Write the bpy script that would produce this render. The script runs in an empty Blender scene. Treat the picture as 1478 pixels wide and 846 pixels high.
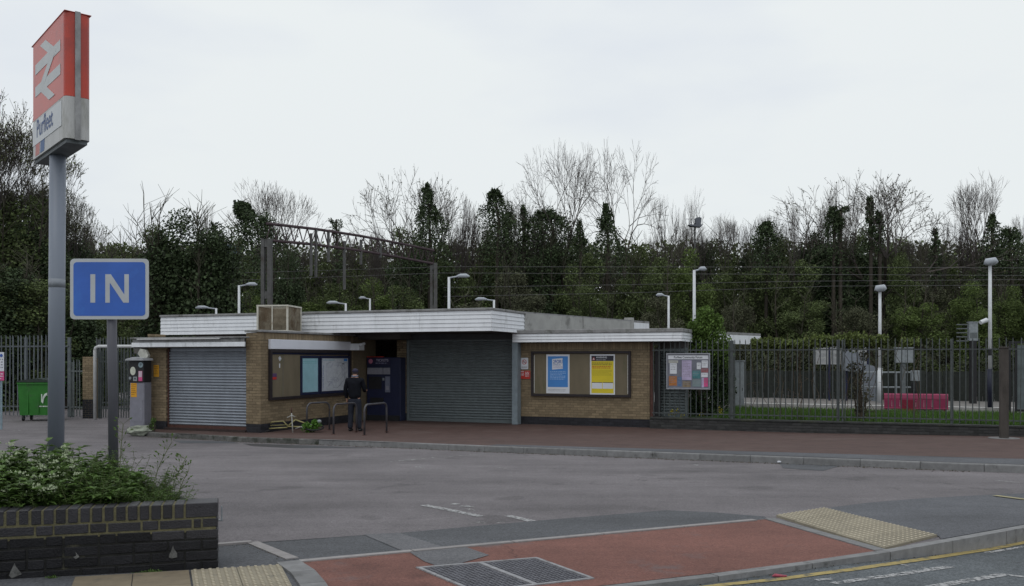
import bpy, bmesh, math, random
from mathutils import Vector, Matrix
from mathutils import noise as mn
random.seed(7)
D = bpy.data
SC = bpy.context.scene
COL = SC.collection
R_ = math.radians

# ---------------------------------------------------------------- camera
F = 1300.0; CX = 739.0; HY = 518.0            # focal length and horizon, in pixels of the 1478 px wide photograph
cam_d = D.cameras.new('camera'); cam = D.objects.new('camera', cam_d); COL.objects.link(cam)
cam.location = (0, 0, 2.0); cam.rotation_euler = (R_(90), 0, 0)
cam_d.sensor_width = 36; cam_d.lens = F/1478*36; cam_d.shift_y = (HY-423)/1478
cam_d.clip_start = .05; cam_d.clip_end = 3000
SC.camera = cam

# ---------------------------------------------------------------- world: overcast daylight
SUN_EL, SUN_AZ = 62, 200
w = D.worlds.new('World'); SC.world = w; w.use_nodes = True
nt = w.node_tree; nt.nodes.clear()
def wn(t, **k):
    n = nt.nodes.new(t)
    for a, b in k.items(): setattr(n, a, b)
    return n
sky = wn('ShaderNodeTexSky', sky_type='NISHITA', sun_disc=False, sun_elevation=R_(SUN_EL), sun_rotation=R_(SUN_AZ), air_density=1.0, dust_density=2.0)
tc = wn('ShaderNodeTexCoord'); mp = wn('ShaderNodeMapping'); mp.inputs['Scale'].default_value = (1, 1, 3.0)
nz = wn('ShaderNodeTexNoise'); nz.inputs['Scale'].default_value = 1.6; nz.inputs['Detail'].default_value = 5; nz.inputs['Roughness'].default_value = .5
cr = wn('ShaderNodeValToRGB')
cr.color_ramp.elements[0].position = .36; cr.color_ramp.elements[0].color = (.745, .795, .885, 1)
cr.color_ramp.elements[1].position = .60; cr.color_ramp.elements[1].color = (.90, .94, .945, 1)
sx = wn('ShaderNodeSeparateXYZ'); mr = wn('ShaderNodeMapRange')
mr.inputs['From Min'].default_value = 0; mr.inputs['From Max'].default_value = 1; mr.inputs['To Min'].default_value = 8.0; mr.inputs['To Max'].default_value = 9.2
vm = wn('ShaderNodeVectorMath', operation='SCALE')
mx = wn('ShaderNodeMix', data_type='RGBA'); mx.inputs['Factor'].default_value = .93
bg = wn('ShaderNodeBackground'); bg.inputs['Strength'].default_value = .115
ow = wn('ShaderNodeOutputWorld'); L = nt.links.new
L(tc.outputs['Generated'], mp.inputs['Vector']); L(mp.outputs[0], nz.inputs['Vector']); L(nz.outputs['Fac'], cr.inputs[0])
L(tc.outputs['Generated'], sx.inputs[0]); L(sx.outputs['Z'], mr.inputs['Value'])
L(cr.outputs[0], vm.inputs[0]); L(mr.outputs[0], vm.inputs['Scale'])
L(sky.outputs[0], mx.inputs['A']); L(vm.outputs[0], mx.inputs['B']); L(mx.outputs['Result'], bg.inputs['Color']); L(bg.outputs[0], ow.inputs['Surface'])
sl = D.lights.new('sun', 'SUN'); sun = D.objects.new('sun', sl); COL.objects.link(sun)
sl.energy = .5; sl.angle = R_(25); sl.color = (1, .97, .92)
_a = R_(SUN_AZ); _e = R_(SUN_EL)
sun.rotation_euler = Vector((math.sin(_a)*math.cos(_e), math.cos(_a)*math.cos(_e), math.sin(_e))).to_track_quat('Z', 'Y').to_euler()
SC.view_settings.view_transform = 'Standard'; SC.view_settings.look = 'None'
SC.view_settings.exposure = 0; SC.view_settings.gamma = 1

# ---------------------------------------------------------------- where things are
# the yard falls gently from the street to the station; x right, y away from the street corner, z up
def RZ(y): return -.12 + .0343*min(max(24.3-y, 0), 19.3)
def P(px, py, Y): return Vector(((px-CX)/F*Y, Y, 2+(HY-py)/F*Y))
def G(px, py, dz=0.0):
    k = (py-HY)/F; Y = (1.2865-dz)/(k-.0343)
    if Y > 24.3 or Y < 0: Y = (2.12-dz)/k
    return ((px-CX)/F*Y, Y)

# ---------------------------------------------------------------- materials
MATS = {}
def M(name, col, rough=.85, var=.18, scale=6, bump=0, bscale=80, metal=0, rnd=None, rv=.25, dirt=None, dscale=1.5, dthr=.55, spec=.3, extra=None, dw=.12, stretch=None, trans=0):
    if name in MATS: return MATS[name]
    m = D.materials.new(name); m.use_nodes = True; t = m.node_tree; t.nodes.clear(); l = t.links.new
    def n(ty, **k):
        q = t.nodes.new(ty)
        for a, b in k.items(): setattr(q, a, b)
        return q
    out = n('ShaderNodeOutputMaterial'); bs = n('ShaderNodeBsdfPrincipled'); l(bs.outputs[0], out.inputs[0])
    bs.inputs['Roughness'].default_value = rough; bs.inputs['Metallic'].default_value = metal
    bs.inputs['Specular IOR Level'].default_value = spec
    geo = n('ShaderNodeNewGeometry'); pos = geo.outputs['Position']
    if stretch:
        mpg = n('ShaderNodeMapping'); mpg.inputs['Scale'].default_value = stretch; l(pos, mpg.inputs[0]); pos = mpg.outputs[0]
    nz = n('ShaderNodeTexNoise'); nz.inputs['Scale'].default_value = scale; nz.inputs['Detail'].default_value = 8; nz.inputs['Roughness'].default_value = .65; l(pos, nz.inputs['Vector'])
    mr = n('ShaderNodeMapRange'); mr.inputs['From Min'].default_value = .3; mr.inputs['From Max'].default_value = .7
    mr.inputs['To Min'].default_value = 1-var; mr.inputs['To Max'].default_value = 1+var; l(nz.outputs['Fac'], mr.inputs[0])
    val = mr.outputs[0]
    if rnd:
        if rnd == 'obj': r = n('ShaderNodeObjectInfo').outputs['Random']
        else: r = n('ShaderNodeAttribute', attribute_name='rnd').outputs['Fac']
        m2 = n('ShaderNodeMapRange'); m2.inputs['To Min'].default_value = 1-rv; m2.inputs['To Max'].default_value = 1+rv; l(r, m2.inputs[0])
        mu = n('ShaderNodeMath', operation='MULTIPLY'); l(val, mu.inputs[0]); l(m2.outputs[0], mu.inputs[1]); val = mu.outputs[0]
    sc = n('ShaderNodeVectorMath', operation='SCALE'); sc.inputs[0].default_value = col[:3]; l(val, sc.inputs['Scale'])
    c = sc.outputs[0]
    if extra:      # large soft patches of a second colour
        e = n('ShaderNodeTexNoise'); e.inputs['Scale'].default_value = extra[1]; e.inputs['Detail'].default_value = 6; l(pos, e.inputs['Vector'])
        er = n('ShaderNodeMapRange'); er.inputs['From Min'].default_value = extra[2]; er.inputs['From Max'].default_value = extra[2]+.15; l(e.outputs['Fac'], er.inputs[0])
        em = n('ShaderNodeMix', data_type='RGBA'); l(er.outputs[0], em.inputs['Factor']); l(c, em.inputs['A']); em.inputs['B'].default_value = (*extra[0], 1); c = em.outputs['Result']
    if dirt:
        d = n('ShaderNodeTexNoise'); d.inputs['Scale'].default_value = dscale; d.inputs['Detail'].default_value = 10; d.inputs['Roughness'].default_value = .7; l(pos, d.inputs['Vector'])
        dr = n('ShaderNodeMapRange'); dr.inputs['From Min'].default_value = dthr; dr.inputs['From Max'].default_value = dthr+dw; l(d.outputs['Fac'], dr.inputs[0])
        dm = n('ShaderNodeMix', data_type='RGBA'); l(dr.outputs[0], dm.inputs['Factor']); l(c, dm.inputs['A']); dm.inputs['B'].default_value = (*dirt, 1); c = dm.outputs['Result']
    l(c, bs.inputs['Base Color'])
    if bump:
        b = n('ShaderNodeTexNoise'); b.inputs['Scale'].default_value = bscale; b.inputs['Detail'].default_value = 4; l(geo.outputs['Position'], b.inputs['Vector'])
        bb = n('ShaderNodeBump'); bb.inputs['Strength'].default_value = bump; bb.inputs['Distance'].default_value = .01; l(b.outputs['Fac'], bb.inputs['Height']); l(bb.outputs[0], bs.inputs['Normal'])
    if trans:
        tr = n('ShaderNodeBsdfTranslucent'); l(c, tr.inputs['Color']); ms = n('ShaderNodeMixShader'); ms.inputs[0].default_value = trans
        l(bs.outputs[0], ms.inputs[1]); l(tr.outputs[0], ms.inputs[2]); l(ms.outputs[0], out.inputs[0])
    MATS[name] = m
    return m

def asphalt(name, col, speck=.35, patch=None, crack=0, big=.16):
    """fine light and dark chippings, broad wear patches, oil stains and cracks"""
    m = D.materials.new(name); m.use_nodes = True; t = m.node_tree; t.nodes.clear(); l = t.links.new
    def n(ty, **k):
        q = t.nodes.new(ty)
        for a, b in k.items(): setattr(q, a, b)
        return q
    out = n('ShaderNodeOutputMaterial'); bs = n('ShaderNodeBsdfPrincipled'); l(bs.outputs[0], out.inputs[0])
    bs.inputs['Roughness'].default_value = .82; bs.inputs['Specular IOR Level'].default_value = .3
    pos = n('ShaderNodeNewGeometry').outputs['Position']
    def noi(s, d=4, r=.6, v=pos):
        q = n('ShaderNodeTexNoise'); q.inputs['Scale'].default_value = s; q.inputs['Detail'].default_value = d; q.inputs['Roughness'].default_value = r; l(v, q.inputs['Vector']); return q.outputs['Fac']
    def rng(v, a, b, c, d):
        q = n('ShaderNodeMapRange'); l(v, q.inputs[0])
        for i, x in enumerate((a, b, c, d)): q.inputs[i+1].default_value = x
        return q.outputs[0]
    def mul(a, b):
        q = n('ShaderNodeMath', operation='MULTIPLY'); l(a, q.inputs[0]); l(b, q.inputs[1]); return q.outputs[0]
    vo = n('ShaderNodeTexVoronoi'); vo.inputs['Scale'].default_value = 95; l(pos, vo.inputs['Vector'])
    sp = n('ShaderNodeSeparateXYZ'); l(vo.outputs['Color'], sp.inputs[0])
    v = rng(sp.outputs[0], 0, 1, 1-speck, 1+speck)
    v = mul(v, rng(noi(.45, 6, .6), .3, .7, 1-big, 1+big)); v = mul(v, rng(noi(3.5, 8, .7), .3, .7, .9, 1.1))
    mpg = n('ShaderNodeMapping'); mpg.inputs['Scale'].default_value = (.35, 1.6, 1); mpg.inputs['Rotation'].default_value = (0, 0, R_(25)); l(pos, mpg.inputs[0])
    v = mul(v, rng(noi(.9, 7, .65, mpg.outputs[0]), .35, .7, 1.10, .80))
    if crack:
        vc = n('ShaderNodeTexVoronoi', feature='DISTANCE_TO_EDGE'); vc.inputs['Scale'].default_value = .32
        nd = n('ShaderNodeTexNoise'); nd.inputs['Scale'].default_value = 2.2; nd.inputs['Detail'].default_value = 6; l(pos, nd.inputs['Vector'])
        ad = n('ShaderNodeVectorMath', operation='MULTIPLY_ADD'); l(nd.outputs['Color'], ad.inputs[0]); ad.inputs[1].default_value = (.9, .9, .9); l(pos, ad.inputs[2]); l(ad.outputs[0], vc.inputs['Vector'])
        cm = rng(vc.outputs['Distance'], 0, .006, .55, 1)
        mm = n('ShaderNodeMix', data_type='FLOAT'); l(rng(noi(.22), .5, .56, 0, 1), mm.inputs['Factor']); mm.inputs['A'].default_value = 1; l(cm, mm.inputs['B'])
        v = mul(v, mm.outputs['Result'])
        v = mul(v, rng(noi(1.1, 3, .5), .63, .70, 1, .74)); v = mul(v, rng(noi(6, 2, .5), .70, .74, 1, .78)); v = mul(v, rng(noi(.3, 3, .5), .52, .56, 1, .90))
    sc = n('ShaderNodeVectorMath', operation='SCALE'); sc.inputs[0].default_value = col; l(v, sc.inputs['Scale']); c = sc.outputs[0]
    if patch:
        em = n('ShaderNodeMix', data_type='RGBA'); l(rng(noi(patch[1], 7, .7), patch[2], patch[2]+.1, 0, patch[3]), em.inputs['Factor']); l(c, em.inputs['A']); em.inputs['B'].default_value = (*patch[0], 1); c = em.outputs['Result']
    l(c, bs.inputs['Base Color'])
    bb = n('ShaderNodeBump'); bb.inputs['Strength'].default_value = .5; bb.inputs['Distance'].default_value = .006; l(noi(120, 3), bb.inputs['Height']); l(bb.outputs[0], bs.inputs['Normal'])
    MATS[name] = m
    return m

def worn_paint(name, col, keep, scale=14):
    m = D.materials.new(name); m.use_nodes = True; t = m.node_tree; t.nodes.clear(); l = t.links.new
    out = t.nodes.new('ShaderNodeOutputMaterial'); bs = t.nodes.new('ShaderNodeBsdfPrincipled'); tr = t.nodes.new('ShaderNodeBsdfTransparent'); mix = t.nodes.new('ShaderNodeMixShader')
    g = t.nodes.new('ShaderNodeNewGeometry'); nz = t.nodes.new('ShaderNodeTexNoise'); nz.inputs['Scale'].default_value = scale; nz.inputs['Detail'].default_value = 9; nz.inputs['Roughness'].default_value = .75
    mr = t.nodes.new('ShaderNodeMapRange'); mr.inputs['From Min'].default_value = keep; mr.inputs['From Max'].default_value = keep+.08
    l(g.outputs['Position'], nz.inputs['Vector']); l(nz.outputs['Fac'], mr.inputs[0]); l(mr.outputs[0], mix.inputs[0]); l(tr.outputs[0], mix.inputs[1]); l(bs.outputs[0], mix.inputs[2]); l(mix.outputs[0], out.inputs[0])
    bs.inputs['Base Color'].default_value = (*col, 1); bs.inputs['Roughness'].default_value = .8
    MATS[name] = m
    return m

# ---------------------------------------------------------------- mesh building
class MB:
    def __init__(s): s.v = []; s.f = []; s.r = []; s.mi = []; s.cur = 0
    def add(s, vs, fs, r=None):
        b = len(s.v); s.v += [tuple(x) for x in vs]; r = random.random() if r is None else r
        for f in fs: s.f.append(tuple(b+i for i in f)); s.r.append(r); s.mi.append(s.cur)
        return s
    def box(s, x0, x1, y0, y1, z0, z1, r=None):
        return s.add([(x0,y0,z0),(x1,y0,z0),(x1,y1,z0),(x0,y1,z0),(x0,y0,z1),(x1,y0,z1),(x1,y1,z1),(x0,y1,z1)],
                     [(0,3,2,1),(4,5,6,7),(0,1,5,4),(1,2,6,5),(2,3,7,6),(3,0,4,7)], r)
    def cbox(s, x0, x1, y0, y1, z0, z1, c=.005, r=None):
        """box with chamfered front (-y), top and side edges"""
        bm = bmesh.new(); bmesh.ops.create_cube(bm, size=1)
        for v in bm.verts: v.co = Vector((x0+(v.co.x+.5)*(x1-x0), y0+(v.co.y+.5)*(y1-y0), z0+(v.co.z+.5)*(z1-z0)))
        bmesh.ops.bevel(bm, geom=list(bm.edges), offset=c, segments=1, affect='EDGES')
        bm.verts.index_update(); s.add([v.co for v in bm.verts], [[v.index for v in f.verts] for f in bm.faces], r); bm.free(); return s
    def quad(s, a, b, c, d, r=None): return s.add([a, b, c, d], [(0,1,2,3)], r)
    def tube(s, pts, rad, n=8, cap=True, r=None):
        pts = [Vector(p) for p in pts]; rad = rad if isinstance(rad, (list, tuple)) else [rad]*len(pts)
        vs = []; up = None
        for i, p in enumerate(pts):
            d = (pts[min(i+1, len(pts)-1)]-pts[max(i-1, 0)]).normalized()
            if up is None:
                up = d.orthogonal().normalized()
            else:
                up = (up-d*up.dot(d));  up = up.normalized() if up.length > 1e-6 else d.orthogonal().normalized()
            q = d.cross(up)
            for k in range(n):
                a = 2*math.pi*k/n; vs.append(p+(up*math.cos(a)+q*math.sin(a))*rad[i])
        fs = [(i*n+k, i*n+(k+1) % n, (i+1)*n+(k+1) % n, (i+1)*n+k) for i in range(len(pts)-1) for k in range(n)]
        if cap and n > 3: fs += [tuple(range(n-1, -1, -1)), tuple(range((len(pts)-1)*n, len(pts)*n))]
        return s.add(vs, fs, r)
    def cyl(s, x, y, z0, z1, ra, n=16, rb=None, r=None): return s.tube([(x,y,z0),(x,y,z1)], [ra, rb or ra], n, True, r)
    def prism(s, poly, y0, y1, r=None):
        """polygon in x,z extruded along y"""
        n = len(poly); vs = [(x,y0,z) for x,z in poly]+[(x,y1,z) for x,z in poly]
        return s.add(vs, [tuple(range(n)), tuple(range(2*n-1, n-1, -1))]+[(i, (i+1) % n, n+(i+1) % n, n+i)[::-1] for i in range(n)], r)
    def prismz(s, poly, z0, z1, r=None):
        n = len(poly); vs = [(x,y,z0) for x,y in poly]+[(x,y,z1) for x,y in poly]
        return s.add(vs, [tuple(range(n-1, -1, -1)), tuple(range(n, 2*n))]+[(i, (i+1) % n, n+(i+1) % n, n+i) for i in range(n)], r)
    def ball(s, c, rx, ry=None, rz=None, nu=10, nv=6, r=None):
        ry = ry or rx; rz = rz or rx; vs = [(c[0], c[1], c[2]-rz)]
        for j in range(1, nv):
            t = -math.pi/2+math.pi*j/nv
            for i in range(nu): a = 2*math.pi*i/nu; vs.append((c[0]+rx*math.cos(t)*math.cos(a), c[1]+ry*math.cos(t)*math.sin(a), c[2]+rz*math.sin(t)))
        vs.append((c[0], c[1], c[2]+rz)); t = len(vs)-1
        fs = [(0, 1+(i+1) % nu, 1+i) for i in range(nu)]+[(1+j*nu+i, 1+j*nu+(i+1) % nu, 1+(j+1)*nu+(i+1) % nu, 1+(j+1)*nu+i) for j in range(nv-2) for i in range(nu)]
        fs += [(1+(nv-2)*nu+i, 1+(nv-2)*nu+(i+1) % nu, t) for i in range(nu)]
        return s.add(vs, fs, r)
    def xf(s, m, since=0):
        for i in range(since, len(s.v)): s.v[i] = tuple(m @ Vector(s.v[i]))
        return s
    def mesh(s, name, mats, smooth=False, attr=False):
        me = D.meshes.new(name); me.from_pydata(s.v, [], s.f)
        for m in (mats if isinstance(mats, (list, tuple)) else [mats]): me.materials.append(m)
        if any(s.mi): me.polygons.foreach_set('material_index', s.mi)
        if smooth: me.polygons.foreach_set('use_smooth', [True]*len(s.f))
        if attr:
            a = me.attributes.new('rnd', 'FLOAT', 'FACE'); a.data.foreach_set('value', s.r)
        me.update(); return me
    def obj(s, name, mats, parent=None, smooth=False, attr=False, kind=None, label=None, loc=None):
        o = link(name, s.mesh(name, mats, smooth, attr), parent, loc)
        if kind: o['kind'] = kind
        if label: o['label'] = label
        return o
def link(name, me, parent=None, loc=None, rot=None):
    o = D.objects.new(name, me); COL.objects.link(o)
    if parent: o.parent = parent
    if loc is not None: o.location = loc
    if rot is not None: o.rotation_euler = rot
    return o
def tag(o, label=None, cat=None, group=None, kind=None):
    for k, v in (('label', label), ('category', cat), ('group', group), ('kind', kind)):
        if v: o[k] = v
    return o
def thing(name, label, cat, loc=(0,0,0), rz=0, group=None):
    o = D.objects.new(name, None); COL.objects.link(o); o.location = loc; o.rotation_euler = (0, 0, rz); o.empty_display_size = .2
    return tag(o, label, cat, group)
def dup(root, loc=None, rz=None, label=None, sc=None, tilt=None):
    r = root.copy(); COL.objects.link(r)
    if loc is not None: r.location = loc
    if rz is not None: r.rotation_euler = (tilt[0] if tilt else 0, tilt[1] if tilt else 0, rz)
    if sc is not None: r.scale = sc if isinstance(sc, (tuple, list, Vector)) else (sc, sc, sc)
    if label: r['label'] = label
    for ch in list(root.children):
        c = ch.copy(); COL.objects.link(c); c.parent = r
        for g in list(ch.children):
            d = g.copy(); COL.objects.link(d); d.parent = c
    return r
def text(name, body, size, x, z, y, m, parent, rot=(R_(90), 0, 0), align='LEFT', ex=.0006, sx=1.0, bold=0):
    cu = D.curves.new(name, 'FONT'); cu.body = body; cu.size = size; cu.extrude = ex; cu.align_x = align; cu.offset = bold
    t = D.objects.new(name, cu); COL.objects.link(t); bpy.context.view_layer.update()
    me = D.meshes.new_from_object(t.evaluated_get(bpy.context.evaluated_depsgraph_get())); D.objects.remove(t); me.name = name
    me.materials.clear(); me.materials.append(m)
    o = link(name, me, parent, (x, y, z), rot); o.scale = (sx, 1, 1); return o
def rrect(x0, x1, z0, z1, r, n=5):
    p = []
    for cx, cz, a0 in ((x1-r, z0+r, -90), (x1-r, z1-r, 0), (x0+r, z1-r, 90), (x0+r, z0+r, 180)):
        for i in range(n+1): a = R_(a0+90*i/n); p.append((cx+r*math.cos(a), cz+r*math.sin(a)))
    return p
def circ(cx, cz, r, n=20): return [(cx+r*math.cos(2*math.pi*i/n), cz+r*math.sin(2*math.pi*i/n)) for i in range(n)]

def sheet(name, poly, m, dz=0.0, kind='structure', parent=None, thick=0, cuts=(), label=None):
    bm = bmesh.new(); dzf = dz if callable(dz) else (lambda x, y: dz)
    bm.faces.new([bm.verts.new((x, y, 0)) for x, y in poly]); bmesh.ops.triangulate(bm, faces=list(bm.faces), ngon_method='EAR_CLIP')
    for (co, no) in [((0, 24.3, 0), (0, 1, 0)), ((0, 5, 0), (0, 1, 0))]+list(cuts):
        bmesh.ops.bisect_plane(bm, geom=list(bm.verts)+list(bm.edges)+list(bm.faces), plane_co=co, plane_no=no)
    for f in bm.faces:
        if f.normal.z < 0: f.normal_flip()
    if thick:
        bnd = [e for e in bm.edges if e.is_boundary]; ret = bmesh.ops.extrude_edge_only(bm, edges=bnd)
        low = {v for v in ret['geom'] if isinstance(v, bmesh.types.BMVert)}
        for v in low: v.co.z = -thick
    for v in bm.verts: v.co.z += RZ(v.co.y)+dzf(v.co.x, v.co.y)
    bm.normal_update()
    if thick: bmesh.ops.recalc_face_normals(bm, faces=list(bm.faces))
    up = sum(f.normal.z*f.calc_area() for f in bm.faces)
    if up < 0: bmesh.ops.reverse_faces(bm, faces=list(bm.faces))
    me = D.meshes.new(name); bm.to_mesh(me); bm.free(); me.materials.append(m)
    o = link(name, me, parent)
    if kind and not parent: o['kind'] = kind
    if label: o['label'] = label
    return o
def ribbon(pts, w, side=0):
    """polygon round a centre line; side -1/0/1 puts it left of, on or right of the line"""
    P2 = [Vector(p) for p in pts]; l = []; r = []
    for i, p in enumerate(P2):
        d = (P2[min(i+1, len(P2)-1)]-P2[max(i-1, 0)]).normalized(); n = Vector((-d.y, d.x))
        a, b = (w/2, -w/2) if side == 0 else ((w, 0) if side < 0 else (0, -w))
        l.append(tuple(p+n*a)); r.append(tuple(p+n*b))
    return l+r[::-1]
def resample(pts, step):
    pts = [Vector(p) for p in pts]; out = [pts[0]]; acc = 0
    for a, b in zip(pts, pts[1:]):
        L_ = (b-a).length; t = step-acc
        while t <= L_: out.append(a.lerp(b, t/L_)); t += step
        acc = L_-(t-step)
    return out
# ================================================================ THE GROUND
m_park = asphalt('car park asphalt', (.150, .137, .142), .3, crack=1)
m_dark = asphalt('dark asphalt', (.082, .085, .092), .35)
m_mid = asphalt('patched asphalt', (.125, .125, .132), .3)
m_road = asphalt('street asphalt', (.088, .098, .105), .45, crack=1)
m_red = asphalt('red asphalt', (.168, .074, .058), .26, patch=((.125, .100, .10), 1.3, .56, .7), crack=1, big=.16)
m_pave = asphalt('pavement asphalt', (.092, .095, .104), .35)
m_block = M('brown block paving', (.082, .050, .043), .85, .22, 2.5, .4, 40, extra=((.105, .073, .064), .5, .55), dirt=(.05, .045, .042), dthr=.62)
m_kerb = M('kerb concrete', (.2, .2, .2), .9, .2, 9, .4, 90, rnd='obj', rv=.14, dirt=(.07, .07, .065), dscale=4, dthr=.58)
m_kerbd = M('old dark kerb', (.12, .118, .112), .9, .25, 9, .4, 90, rnd='obj', rv=.2, dirt=(.035, .04, .03), dscale=3, dthr=.5)
m_edge = M('edging concrete', (.27, .255, .25), .9, .15, 12, .3, 90, rnd='obj', rv=.08, dirt=(.13, .13, .13), dscale=5, dthr=.6)
m_tact = M('buff tactile paving', (.27, .24, .18), .85, .12, 10, .3, 120, rnd='obj', rv=.08, dirt=(.2, .18, .14), dscale=5, dthr=.58)
m_tip = M('worn blister tops', (.46, .41, .31), .8, .12, 20)
m_buff = M('plain buff paving', (.20, .165, .115), .85, .16, 7, .3, 120, rnd='obj', rv=.12, dirt=(.12, .11, .09), dscale=3, dthr=.58)
m_earth = M('rough ground', (.045, .05, .028), 1, .4, .8, .6, 6)
m_grass_g = M('grassy soil', (.03, .058, .014), 1, .35, 2, .6, 12)

KERB = [(-60, -22), (-30, -8.2), (-6, 2.85), (-2.52, 4.43), (-1.06, 5.11), (.73, 5.92), (1.72, 6.42), (2.97, 7.19), (3.68, 7.69), (4.84, 8.51), (9, 11.6), (20, 19.5), (60, 48)]
sheet('ground', [(-900, -300), (900, -300), (900, 1200), (-900, 1200)], m_earth, -.32)
sheet('car_park', KERB+[(60, 60), (-60, 60)], m_park, -.0)
def road_dz(x, y): t = min(max((x-2.2)/2.2, 0), 1); return -.022-.088*t*t*(3-2*t)
RC = [((2.2+.275*i, 0, 0), (1, 0, 0)) for i in range(9)]
sheet('road', [(-60, -120), (200, -120), (200, 48)]+[(x+.05, y-.06) for x, y in KERB[::-1]], m_road, road_dz, cuts=RC)
def gp(*a): return [G(*p) for p in a]
# dark resurfaced strip across the mouth of the car park
sheet('resurfaced_strip', gp((300, 790), (400, 782), (524, 773), (575, 770), (765, 753), (900, 742), (962, 737), (1030, 740), (1104, 746), (1110, 751), (432, 811), (362, 784)), m_dark, .004)
sheet('trench_patch', gp((524, 772.5), (575, 770), (640, 791), (582, 797)), m_mid, .008)
sheet('tarmac_patch', gp((250, 636), (330, 637), (345, 640), (262, 640)), m_dark, .004)
sheet('tarmac_patch', gp((1125, 669), (1215, 672), (1188, 680), (1130, 676)), m_dark, .004)
# near pavement
EDGE_L = gp((432, 812)); EL = EDGE_L[0]; ER = G(1110, 750)
red = [EL, ER, G(1275, 797), (1.72, 6.45), (.73, 5.96), (-.9, 5.2), (-1.15, 5.6), G(462, 835)]
sheet('red_pavement', red, m_red, .006)
sheet('dropped_patch', gp((590, 798), (672, 791), (706, 803), (640, 822), (612, 812)), m_mid, .010)
sheet('left_pavement', [G(300, 789), G(364, 784), EL, G(462, 838), (-.95, 5.2), (-2.52, 4.48), (-6, 2.9), (-14, -.8), (-16, 4), G(-60, 840), (-3.6, 6.3), G(300, 822)], m_dark, .004)
rp = [G(1190, 735), G(1250, 727), G(1320, 721), G(1400, 716.5), G(1478, 713), (12, 14.2), (40, 34.2), (40, 34), (20, 19.56), (9, 11.63), (4.84, 8.54), (3.68, 7.72), G(1355, 775)]
sheet('right_pavement', rp, m_pave, .009, thick=.06)

# edging between car park and red pavement
pave_parent = D.objects['red_pavement']
def edging(pts, w, m, dz, step=.9, name='edging_stone', side=0, parent=pave_parent, thick=.05, gap=.006, mz=None):
    pp = resample(pts, step)
    if (Vector(pts[-1])-pp[-1]).length > .2: pp.append(Vector(pts[-1]))
    for a, b in zip(pp, pp[1:]):
        d = (b-a).normalized(); a2 = a+d*gap; b2 = b-d*gap; rb = ribbon([a2, b2], w, side)
        sheet(name, rb, m, dz, None, parent, thick)
edging([EL, ER], .075, m_edge, .016)
edging([ER, G(1275, 797)], .11, m_kerb, .014)
edging([G(300, 789), G(364, 784)], .07, m_edge, .02, parent=D.objects['left_pavement'])
edging([G(364, 784), EL], .10, m_edge, .012, parent=D.objects['left_pavement'])
edging([EL, G(452, 824), G(466, 838), (-1.08, 5.5), (-.95, 5.22)], .17, m_kerb, .02, parent=D.objects['left_pavement'], step=.42, side=1)
# street kerb: stones laid to the line, sunk where the pavement is crossed
def kerb_run(pts, w, top, bottom, m, step, parent, side=-1, name='kerb_stone'):
    pp = resample(pts, step)
    if (Vector(pts[-1])-pp[-1]).length > .05: pp.append(Vector(pts[-1]))
    for a, b in zip(pp, pp[1:]):
        d = (b-a).normalized(); n = Vector((-d.y, d.x))*(-side); mb = MB()
        A = a+d*.004; B = b-d*.004; ring = []
        prof = [(0, bottom), (0, -.02), (.006, -.007), (.02, 0), (w, 0), (w, bottom)]
        vs = []
        for q in (A, B):
            for o_, zz in prof:
                x, y = q+n*(-o_ if side > 0 else -o_); t = top(x, y) if callable(top) else top
                vs.append((x, y, RZ(y)+(zz if zz == bottom else t+zz)))
        k = len(prof); fs = [(i, i+1, k+i+1, k+i) for i in range(k-1)]+[tuple(range(k))[::-1], tuple(range(k, 2*k))]
        mb.add(vs, fs); o = mb.obj(name, m, parent)
        bm = bmesh.new(); bm.from_mesh(o.data); bmesh.ops.recalc_face_normals(bm, faces=list(bm.faces)); bm.to_mesh(o.data); bm.free()
kerb_run(KERB[2:11], .11, .016, -.3, m_kerb, .9, D.objects['road'], side=-1)

# tactile paving: slabs with blisters
def slabs(A, B, C_, D_, n, m, mt, parent, dz, blister=True, name='paving_slab'):
    A, B, C_, D_ = (Vector(p) for p in (A, B, C_, D_))
    def at(s, t): return (A.lerp(B, s)).lerp(D_.lerp(C_, s), t)
    for i in range(n):
        for j in range(m):
            g = .008; mb = MB(); tip = random.uniform(-.002, .002)
            def pt(s, t, h):
                q = at((i+g+(1-2*g)*s)/n, (j+g+(1-2*g)*t)/m); return (q.x, q.y, RZ(q.y)+dz+tip+h)
            vs = [pt(s, t, h) for h in (-.04, 0) for s, t in ((0,0),(1,0),(1,1),(0,1))]
            mb.add(vs, [(4,5,6,7)[::-1], (0,1,5,4)[::-1], (1,2,6,5)[::-1], (2,3,7,6)[::-1], (3,0,4,7)[::-1]])
            if blister:
                nb = 6
                for a in range(nb):
                    for b in range(nb):
                        s0 = (a+.5)/nb; t0 = (b+.5)/nb; r1 = .052; r2 = .036; K = 8
                        ring = [pt(s0+r1*math.cos(2*math.pi*k/K), t0+r1*math.sin(2*math.pi*k/K), 0) for k in range(K)]+[pt(s0+r2*math.cos(2*math.pi*k/K), t0+r2*math.sin(2*math.pi*k/K), .008) for k in range(K)]
                        mb.add(ring, [(k, (k+1) % K, K+(k+1) % K, K+k)[::-1] for k in range(K)]); mb.cur = 1; mb.add(ring[K:], [tuple(range(K))[::-1]]); mb.cur = 0
            o = mb.obj(name, [mt, m_tip], parent)
            bm = bmesh.new(); bm.from_mesh(o.data)
            if sum(f.normal.z for f in bm.faces) < 0: bmesh.ops.reverse_faces(bm, faces=list(bm.faces))
            bm.to_mesh(o.data); bm.free()
slabs(G(1120, 746.5), G(1190, 735.5), G(1353, 775), G(1276, 794.5), 2, 5, m_tact, D.objects['right_pavement'], .022)
LP = D.objects['left_pavement']
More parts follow.
